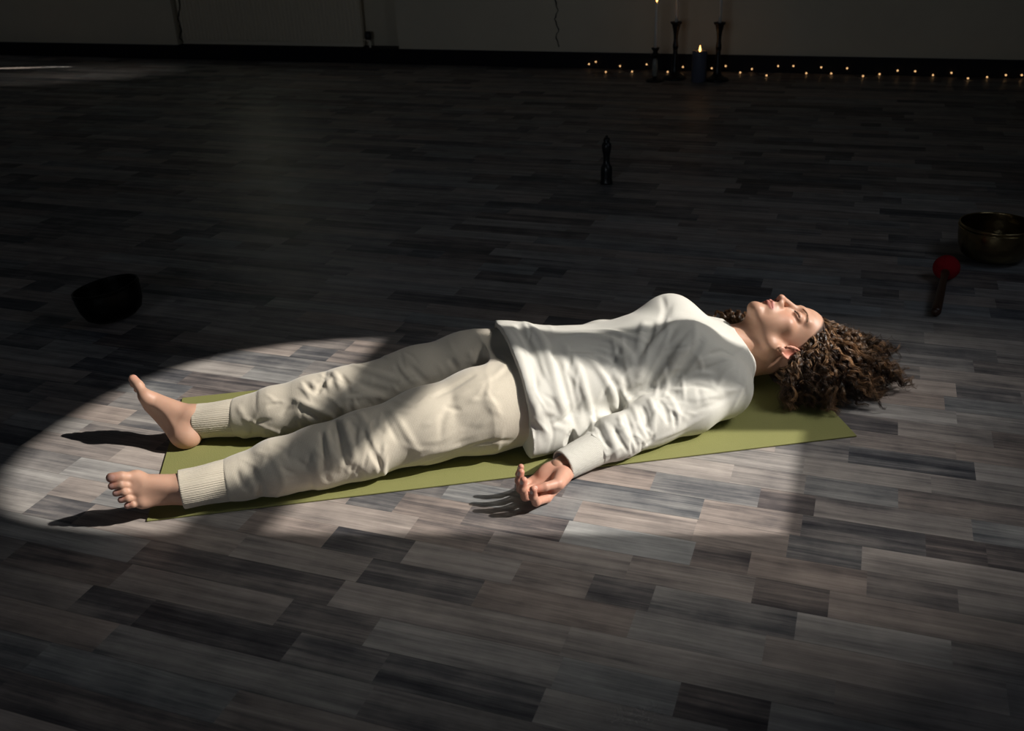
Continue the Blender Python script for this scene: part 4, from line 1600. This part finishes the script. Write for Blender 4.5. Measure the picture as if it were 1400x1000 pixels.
# a few locks fallen behind the neck on the far side
for ri in range(26):
    st = head_xf(HC + HRAD * np.array([-0.85, -0.4, -0.1]))
    end = np.array([1.545 + hr.uniform() * .085, .545 + hr.uniform() * .075, .030 + .075 * hr.uniform()])
    c1 = st + np.array([-.005, .07, .03]) + hr.normal(size=3) * .008
    c2 = end + np.array([.06, -.01, .035]) + hr.normal(size=3) * .012
    s = np.linspace(0, 1, NP)[:, None]
    path = st * (1 - s) ** 3 + 3 * s * (1 - s) ** 2 * c1 + 3 * s * s * (1 - s) * c2 + s ** 3 * end
    T = np.gradient(path, axis=0); T /= np.linalg.norm(T, axis=1, keepdims=True)
    U = np.cross(T, [0.2, 0.3, 0.93]); U /= np.linalg.norm(U, axis=1, keepdims=True); V = np.cross(T, U)
    L_ = 0.25; q = tt * L_; ph0 = hr.uniform(0, 6.28)
    shade = hr.uniform()
    base = np.array([0.045, 0.020, 0.0085]) * (1 - shade) + np.array([0.16, 0.08, 0.034]) * shade
    for k in range(NS):
        a1 = hr.uniform(.005, .009)
        th = 2 * np.pi * q / 0.032 + ph0 + hr.normal() * .3
        ow = hr.normal(size=2) * .002
        p_ = path + U * (a1 * np.cos(th) + ow[0])[:, None] + V * (a1 * np.sin(th) + ow[1])[:, None]
        p_[:, 2] = np.maximum(p_[:, 2], 0.006)
        allp.append(p_); allr.append(np.full(NP, 0.0006)); allc.append([*(base * hr.uniform(.75, 1.3)), 1])
strand_mesh('hair', np.array(allp), np.array(allr), np.array(allc), M_HAIR, person)

# eyebrows and lashes
for s in (-1, 1):
    bp, br, bc = [], [], []
    lp, lr, lc = [], [], []
    for k in range(150):
        u = hr.uniform()
        b0 = np.array([s * np.interp(u, [0, .5, 1], [.011, .029, .047]), np.interp(u, [0, .5, 1], [.0905, .0860, .0685]), np.interp(u, [0, .5, 1], [.0165, .0215, .0185])])
        b0 = b0 + hr.normal(size=3) * [.0, .0, .0011]
        b0 = onto(hf, b0[None])[0]; g = hf.grad(b0)
        d_ = np.array([s * .9, -.25, .45 - .7 * u]); d_ -= g * (d_ @ g); d_ /= np.linalg.norm(d_)
        ln = .0055 * (1 - .3 * u)
        pp = onto(hf, np.array([b0 + d_ * ln * j / 3 for j in range(4)]), .0002)
        bp.append(head_xf(pp)); br.append(np.array([.00016, .00016, .00014, .0001])); bc.append([.20, .11, .06, 1])
    for k in range(34):
        u = k / 45
        b0 = np.array([s * np.interp(u, [0, .25, .5, .75, 1], [.0175, .0235, .0305, .0380, .0445]), np.interp(u, [0, .25, .5, .75, 1], [.0832, .0862, .0868, .0838, .0770]), np.interp(u, [0, .25, .5, .75, 1], [-.0042, -.0064, -.0074, -.0066, -.0042])])
        b0 = onto(hf, b0[None])[0]; g = np.array([0, .9, .4])
        d_ = g * .45 + np.array([s * .25 * (u - .3), 0, -.75]); d_ /= np.linalg.norm(d_)
        pp = np.array([b0 + d_ * .0065 * j / 3 + np.array([0, .0010, .0012]) * (j / 3) ** 2 for j in range(4)])
        lp.append(head_xf(pp)); lr.append(np.array([.00018, .00016, .00012, .00008])); lc.append([.02, .012, .008, 1])
    strand_mesh('eyebrow', np.array(bp), np.array(br), np.array(bc), M_HAIR, person)
    strand_mesh('eyelashes', np.array(lp), np.array(lr), np.array(lc), M_HAIR, person)

# ------------------------------------------------------------------ things on the floor
def brass(name, col, rough):
    m = material(name, col, rough, metal=1.0)
    t = NT(m)
    tc = t.n('ShaderNodeTexCoord')
    n1 = t.noise(tc.outputs['Object'], 14.0, 5.0, 0.7)
    t.l(t.mix(n1.outputs[0], col, tuple(c * 0.35 for c in col[:3]) + (1,)), t.b.inputs['Base Color'])
    vo = t.n('ShaderNodeTexVoronoi'); vo.inputs['Scale'].default_value = 55.0
    t.l(tc.outputs['Object'], vo.inputs['Vector'])
    t.l(t.bump(vo.outputs[0], 0.25, 0.002), t.b.inputs['Normal'])
    return m


def bowl(name, label, R_, H_, px, mat, tilt=0.0, tilt_dir=0.0):
    P = on_floor(*px)
    rt = thing(name, label, 'singing bowl', (P[0], P[1], 0.001))
    prof = [(0, 0), (R_ * .42, 0.000), (R_ * .66, H_ * .045), (R_ * .85, H_ * .18), (R_ * .955, H_ * .42), (R_ * 1.0, H_ * .72), (R_ * .995, H_ * .92), (R_ * 1.01, H_ * .985), (R_ * 1.0, H_), (R_ * .96, H_ * .995), (R_ * .955, H_ * .92), (R_ * .955, H_ * .75), (R_ * .915, H_ * .46), (R_ * .81, H_ * .23), (R_ * .62, H_ * .095), (R_ * .38, H_ * .055), (0, H_ * .05)]
    # finer profile
    pr = []
    for (a, b), (c, d) in zip(prof[:-1], prof[1:]):
        for s in np.linspace(0, 1, 4)[:-1]:
            pr.append((a + (c - a) * s, b + (d - b) * s))
    pr.append(prof[-1])
    bm = bmesh.new()
    M = Matrix.Rotation(tilt, 4, Vector((math.cos(tilt_dir), math.sin(tilt_dir), 0)))
    lathe(bm, pr, 72, M)
    lo = min(v.co.z for v in bm.verts)
    bmesh.ops.translate(bm, verts=bm.verts, vec=(0, 0, -lo))
    bm_obj('bowl_body', bm, mat, rt, True)
    bm = bmesh.new()
    ring = [(R_ * 1.008 + 0.0022 * math.cos(a), H_ * .90 + 0.0022 * math.sin(a)) for a in np.linspace(0, 2 * math.pi, 9)]
    lathe(bm, ring, 72, M)
    bmesh.ops.remove_doubles(bm, verts=bm.verts, dist=1e-5)
    bmesh.ops.translate(bm, verts=bm.verts, vec=(0, 0, -lo))
    bm_obj('rim_band', bm, mat, rt, True)
    return rt


bowl('singing_bowl', 'aged brass singing bowl at the right edge, beside the red mallet', 0.128, 0.134, (1356, 354), brass('aged_brass', (0.42, 0.32, 0.16, 1), 0.24))
bowl('singing_bowl', 'black singing bowl standing alone in shadow beyond her feet', 0.108, 0.116, (160, 437), brass('blackened_bronze', (0.020, 0.019, 0.017, 1), 0.42), math.radians(-9), math.radians(75))

# mallet
P = on_floor(1294, 366, 0.045); E_ = on_floor(1279, 430, 0.012)
ml = thing('mallet', 'mallet with a round red felt head and dark wooden handle', 'mallet', (P[0], P[1], 0))
M_RED = material('red_felt', (0.30, 0.008, 0.016, 1), 0.95, spec=0.1)
t = NT(M_RED); tc = t.n('ShaderNodeTexCoord'); n1 = t.noise(tc.outputs['Object'], 300, 3, .7)
t.l(t.bump(n1.outputs[0], 0.8, 0.003), t.b.inputs['Normal'])
M_DW = material('dark_wood', (0.055, 0.022, 0.012, 1), 0.35)
t = NT(M_DW); tc = t.n('ShaderNodeTexCoord')
mp = t.n('ShaderNodeMapping'); mp.inputs['Scale'].default_value = (60, 60, 6); t.l(tc.outputs['Object'], mp.inputs[0])
n1 = t.noise(mp.outputs[0], 1.0, 4, .6)
t.l(t.mix(n1.outputs[0], (0.075, 0.030, 0.016, 1), (0.025, 0.011, 0.007, 1)), t.b.inputs['Base Color'])
bm = bmesh.new()
bmesh.ops.create_icosphere(bm, subdivisions=5, radius=0.044)
for v in bm.verts:
    v.co.z *= 0.96
    v.co *= 1 + 0.01 * math.sin(v.co.x * 300) * math.sin(v.co.y * 280)
    v.co.z += 0.045
bm_obj('felt_head', bm, M_RED, ml, True)
hd = Vector(E_) - Vector(P); hd_n = hd.normalized()
bm = bmesh.new()
c0 = Vector((0, 0, 0.045)) + hd_n * 0.034
e0 = Vector((E_[0] - P[0], E_[1] - P[1], 0.0165))
pts = [c0.lerp(e0, s) for s in (0, .06, .1, .3, .5, .7, .9, .97, 1.0)]
tube(bm, pts, [.014, .014, .0115, .012, .0135, .015, .0155, .0150, .011], 20)
bm_obj('handle', bm, M_DW, ml, True)

# small turned stand alone on the floor
M_BLK = material('black_lacquer', (0.008, 0.008, 0.009, 1), 0.38, spec=0.4)
P = on_floor(829, 251)
ob = thing('candle_holder', 'small black turned candle holder standing alone mid floor', 'candle holder', (P[0], P[1], 0.001))
bm = bmesh.new()
k = 0.24
prof = [(0, 0), (.027, 0), (.028, .006), (.026, .012), (.0245, .03), (.0255, .06), (.0245, .085), (.0185, .098), (.0150, .105), (.0135, .125), (.0150, .150), (.0185, .170), (.0210, .190), (.0200, .205), (.0150, .212), (.0125, .218), (.0150, .226), (.0120, .236), (0.006, .238), (0, .236)]
lathe(bm, [(r_q * 1.06, z_q * .90) for r_q, z_q in prof], 40)
bm_obj('turned_body', bm, M_BLK, ob, True)
bm = bmesh.new()
lathe(bm, [(0.0, .2122), (.0055, .2137), (.007, .218), (.0045, .223), (0, .224)], 24)
bm_obj('tip', bm, M_BLK, ob, True)

# candle holders and candles by the far wall
M_WAX = material('ivory_wax', (0.80, 0.77, 0.68, 1), 0.5)
M_WAX.node_tree.nodes['Principled BSDF'].inputs['Subsurface Weight'].default_value = 0.1
M_WICK = material('burnt_wick', (0.01, 0.01, 0.01, 1), 0.9)


def flame_material():
    m = bpy.data.materials.new('flame')
    m.use_nodes = True
    nt = m.node_tree
    b = nt.nodes['Principled BSDF']
    b.inputs['Base Color'].default_value = (1, .5, .15, 1)
    b.inputs['Emission Color'].default_value = (1.0, 0.46, 0.13, 1)
    b.inputs['Emission Strength'].default_value = 5.0
    return m


M_FLAME = flame_material()


def flame(parent, x, y, z, s=1.0):
    bm = bmesh.new()
    lathe(bm, [(0, z), (.0035 * s, z + .003 * s), (.0062 * s, z + .011 * s), (.0052 * s, z + .020 * s), (.0026 * s, z + .030 * s), (0, z + .038 * s)], 16, Matrix.Translation((x, y, 0)))
    return bm_obj('flame', bm, M_FLAME, parent, True)


def taper(base, z0, length, label, burn=False, r=0.0105):
    o = thing('taper_candle', label, 'candle', (base[0], base[1], z0), group=None)
    bm = bmesh.new()
    lathe(bm, [(0, 0), (r * 1.05, 0), (r, length * .5), (r * .92, length - .008), (r * .6, length - .001), (0, length - .002)], 24)
    bm_obj('wax', bm, M_WAX, o, True)
    bm = bmesh.new()
    tube(bm, [(0, 0, length - .003), (0.001, 0, length + .004), (.002, 0, length + .009)], .0009, 6)
    bm_obj('wick', bm, M_WICK, o, True)
    if burn:
        flame(o, .001, 0, length + .004)
    return o


TALL = [(0, 0), (.078, 0), (.080, .006), (.076, .014), (.055, .022), (.032, .036), (.024, .055), (.0225, .09), (.021, .13), (.0165, .165), (.0155, .185), (.0185, .205), (.0200, .220), (.0180, .235), (.0145, .255), (.0150, .285), (.0190, .315), (.0245, .340), (.0275, .352), (.0285, .360), (.0360, .364), (.0400, .372), (.0400, .378), (.030, .379), (.0125, .376), (.0118, .355), (0, .354)]
for px, lab, cl in (((922, 108), 'tall black turned candle holder with an unlit taper, next to the slim lit candle', 'unlit ivory taper in the left tall black candle holder'),
                    ((980, 110), 'tall black turned candle holder with an unlit taper, right of the pillar candle', 'unlit ivory taper in the right tall black candle holder')):
    P = on_floor(*px)
    o = thing('candle_holder', lab, 'candle holder', (P[0], P[1], 0.001))
    bm = bmesh.new(); lathe(bm, TALL[:12] + [(0.0, TALL[11][1])], 48)
    bm_obj('foot', bm, M_BLK, o, True)
    bm = bmesh.new(); lathe(bm, [(0, TALL[11][1])] + TALL[11:], 48)
    bm_obj('stem', bm, M_BLK, o, True)
    taper((P[0], P[1]), 0.3565, 0.30, cl)
P = on_floor(895, 111)
o = thing('candle_holder', 'low candle holder with a pale stem under the slim lit taper', 'candle holder', (P[0], P[1], 0.001))
bm = bmesh.new(); lathe(bm, [(0, 0), (.060, 0), (.062, .006), (.055, .012), (.02, .020), (.012, .030), (0, .030)], 40)
bm_obj('foot', bm, M_BLK, o, True)
M_GLS = material('pale_glass', (0.35, 0.37, 0.33, 1), 0.15)
M_GLS.node_tree.nodes['Principled BSDF'].inputs['Transmission Weight'].default_value = 0.35
bm = bmesh.new(); lathe(bm, [(0, .030), (.014, .031), (.019, .05), (.021, .09), (.018, .13), (.012, .150), (0, .150)], 32)
bm_obj('stem', bm, M_GLS, o, True)
bm = bmesh.new(); lathe(bm, [(0, .150), (.012, .151), (.016, .162), (.034, .172), (.034, .180), (.018, .186), (.016, .2), (.026, .212), (.028, .222), (.014, .223), (.0118, .205), (0, .204)], 40)
bm_obj('cup', bm, M_BLK, o, True)
taper((P[0], P[1]), 0.206, 0.304, 'slim burning taper candle, leftmost of the candles by the wall', True)
P = on_floor(955, 112)
M_DGL = material('dark_blue_glass', (0.13, 0.14, 0.19, 1), 0.3)
M_DGL.node_tree.nodes['Principled BSDF'].inputs['Transmission Weight'].default_value = 0.2
o = thing('candle_jar', 'dark glass candle jar with a small flame between the tall holders', 'candle jar', (P[0], P[1], 0.001))
bm = bmesh.new(); lathe(bm, [(0, 0), (.046, 0), (.050, .006), (.050, .19), (.050, .205), (.047, .205), (.0465, .19), (.0465, .010), (0, .008)], 40)
bm_obj('glass', bm, M_DGL, o, True)
bm = bmesh.new(); lathe(bm, [(0, .009), (.045, .010), (.045, .186), (.040, .188), (0, .186)], 40)
M_BWAX = material('grey_wax', (0.06, 0.06, 0.08, 1), 0.5)
bm_obj('wax', bm, M_BWAX, o, True)
bm = bmesh.new(); tube(bm, [(0, 0, .184), (0, 0, .198)], .0012, 6)
bm_obj('wick', bm, M_WICK, o, True)
flame(o, 0, 0, .194, 1.25)
for q_, zz, e in ((on_floor(895, 111), 0.55, 0.03), (P, 0.235, 0.04)):
    l = bpy.data.lights.new('candle_glow', 'POINT'); l.energy = e; l.color = (1, .5, .2); l.shadow_soft_size = .012
    lo_ = bpy.data.objects.new('candle_glow', l); lo_.location = (q_[0], q_[1], zz + .03); COL.objects.link(lo_)

# string of fairy lights along the wall
crop = [(57, 198), (78, 191), (109, 222), (153, 204), (190, 221), (235, 199), (300, 222), (347, 207), (436, 211), (479, 204), (524, 224), (560, 213), (605, 233), (641, 204), (688, 204), (728, 226), (774, 208), (805, 227), (854, 211), (903, 235), (954, 229), (1010, 218), (1064, 220), (1119, 232), (1176, 225), (1227, 242), (1286, 238), (1344, 232), (1393, 232)]
M_BULB = bpy.data.materials.new('warm_bulb'); M_BULB.use_nodes = True
b = M_BULB.node_tree.nodes['Principled BSDF']
b.inputs['Base Color'].default_value = (1, .7, .35, 1)
b.inputs['Emission Color'].default_value = (1.0, 0.56, 0.24, 1)
b.inputs['Emission Strength'].default_value = 1.1
M_WIRE = material('thin_dark_wire', (0.02, 0.02, 0.015, 1), 0.5)
sl_ = thing('string_light', 'string of small warm fairy lights strung along the far wall', 'string lights')
VB = V_FAR - 0.045
bpts = []
for cx, cy in crop:
    x, y = 780 + cx * 0.4429, cy * 0.4429
    u, z = on_far(x, y, VB)
    if z < 0.012:
        g = on_floor(x, y, 0.012)
        bpts.append(Vector(g))
    else:
        bpts.append(room(u, VB, z))
for b_ in bpts:
    bm = bmesh.new()
    bmesh.ops.create_icosphere(bm, subdivisions=2, radius=0.0062, matrix=Matrix.Translation(b_))
    bm_obj('bulb', bm, M_BULB, sl_, True)
bm = bmesh.new()
W_ = []
for a_, c_ in zip(bpts[:-1], bpts[1:]):
    for s in np.linspace(0, 1, 7)[:-1]:
        q_ = a_.lerp(c_, s)
        q_.z = max(0.004, q_.z - 0.010 - 0.012 * math.sin(math.pi * s))
        W_.append(q_)
tube(bm, W_, 0.0014, 5)
bm_obj('wire', bm, M_WIRE, sl_, True)

# radiator in the added recess
VR = V_FAR + 0.012
uA, zb = on_far(250, 60, VR); uB, _z = on_far(496, 62, VR)
M_RAD = material('radiator_paint', (0.80, 0.71, 0.54, 1), 0.5)
q_ = room((uA + uB) / 2, VR, 0.0)
rad = thing('radiator', 'ribbed panel radiator low on the far wall', 'radiator', q_, ROOM_A)
hw = (uB - uA) / 2
bm = bmesh.new(); box(bm, (-hw, 0.0, zb), (hw, 0.05, zb + .6), .006)
bm_obj('panel', bm, M_RAD, rad)
bm = bmesh.new()
n_ = int(hw * 2 / .036)
for i in range(n_):
    x = -hw + .03 + i * (2 * hw - .06) / (n_ - 1)
    box(bm, (x - .011, -.012, zb + .03), (x + .011, .001, zb + .57), .005, 1)
rb = bm_obj('ribbing', bm, M_RAD, rad)
bm = bmesh.new()
tube(bm, [(hw + .0, .02, zb + .05), (hw + .05, .02, zb + .05), (hw + .055, .02, zb + .03), (hw + .06, .02, .02), (hw + .06, .02, .0)], .009, 12)
bm_obj('pipe', bm, M_RAD, rad, True)
bm = bmesh.new()
lathe(bm, [(0, 0), (.022, 0), (.026, .01), (.026, .05), (.02, .06), (0, .06)], 24, Matrix.Translation((hw + .045, .02, zb + .055)))
bm_obj('valve', bm, M_BLK, rad, True)
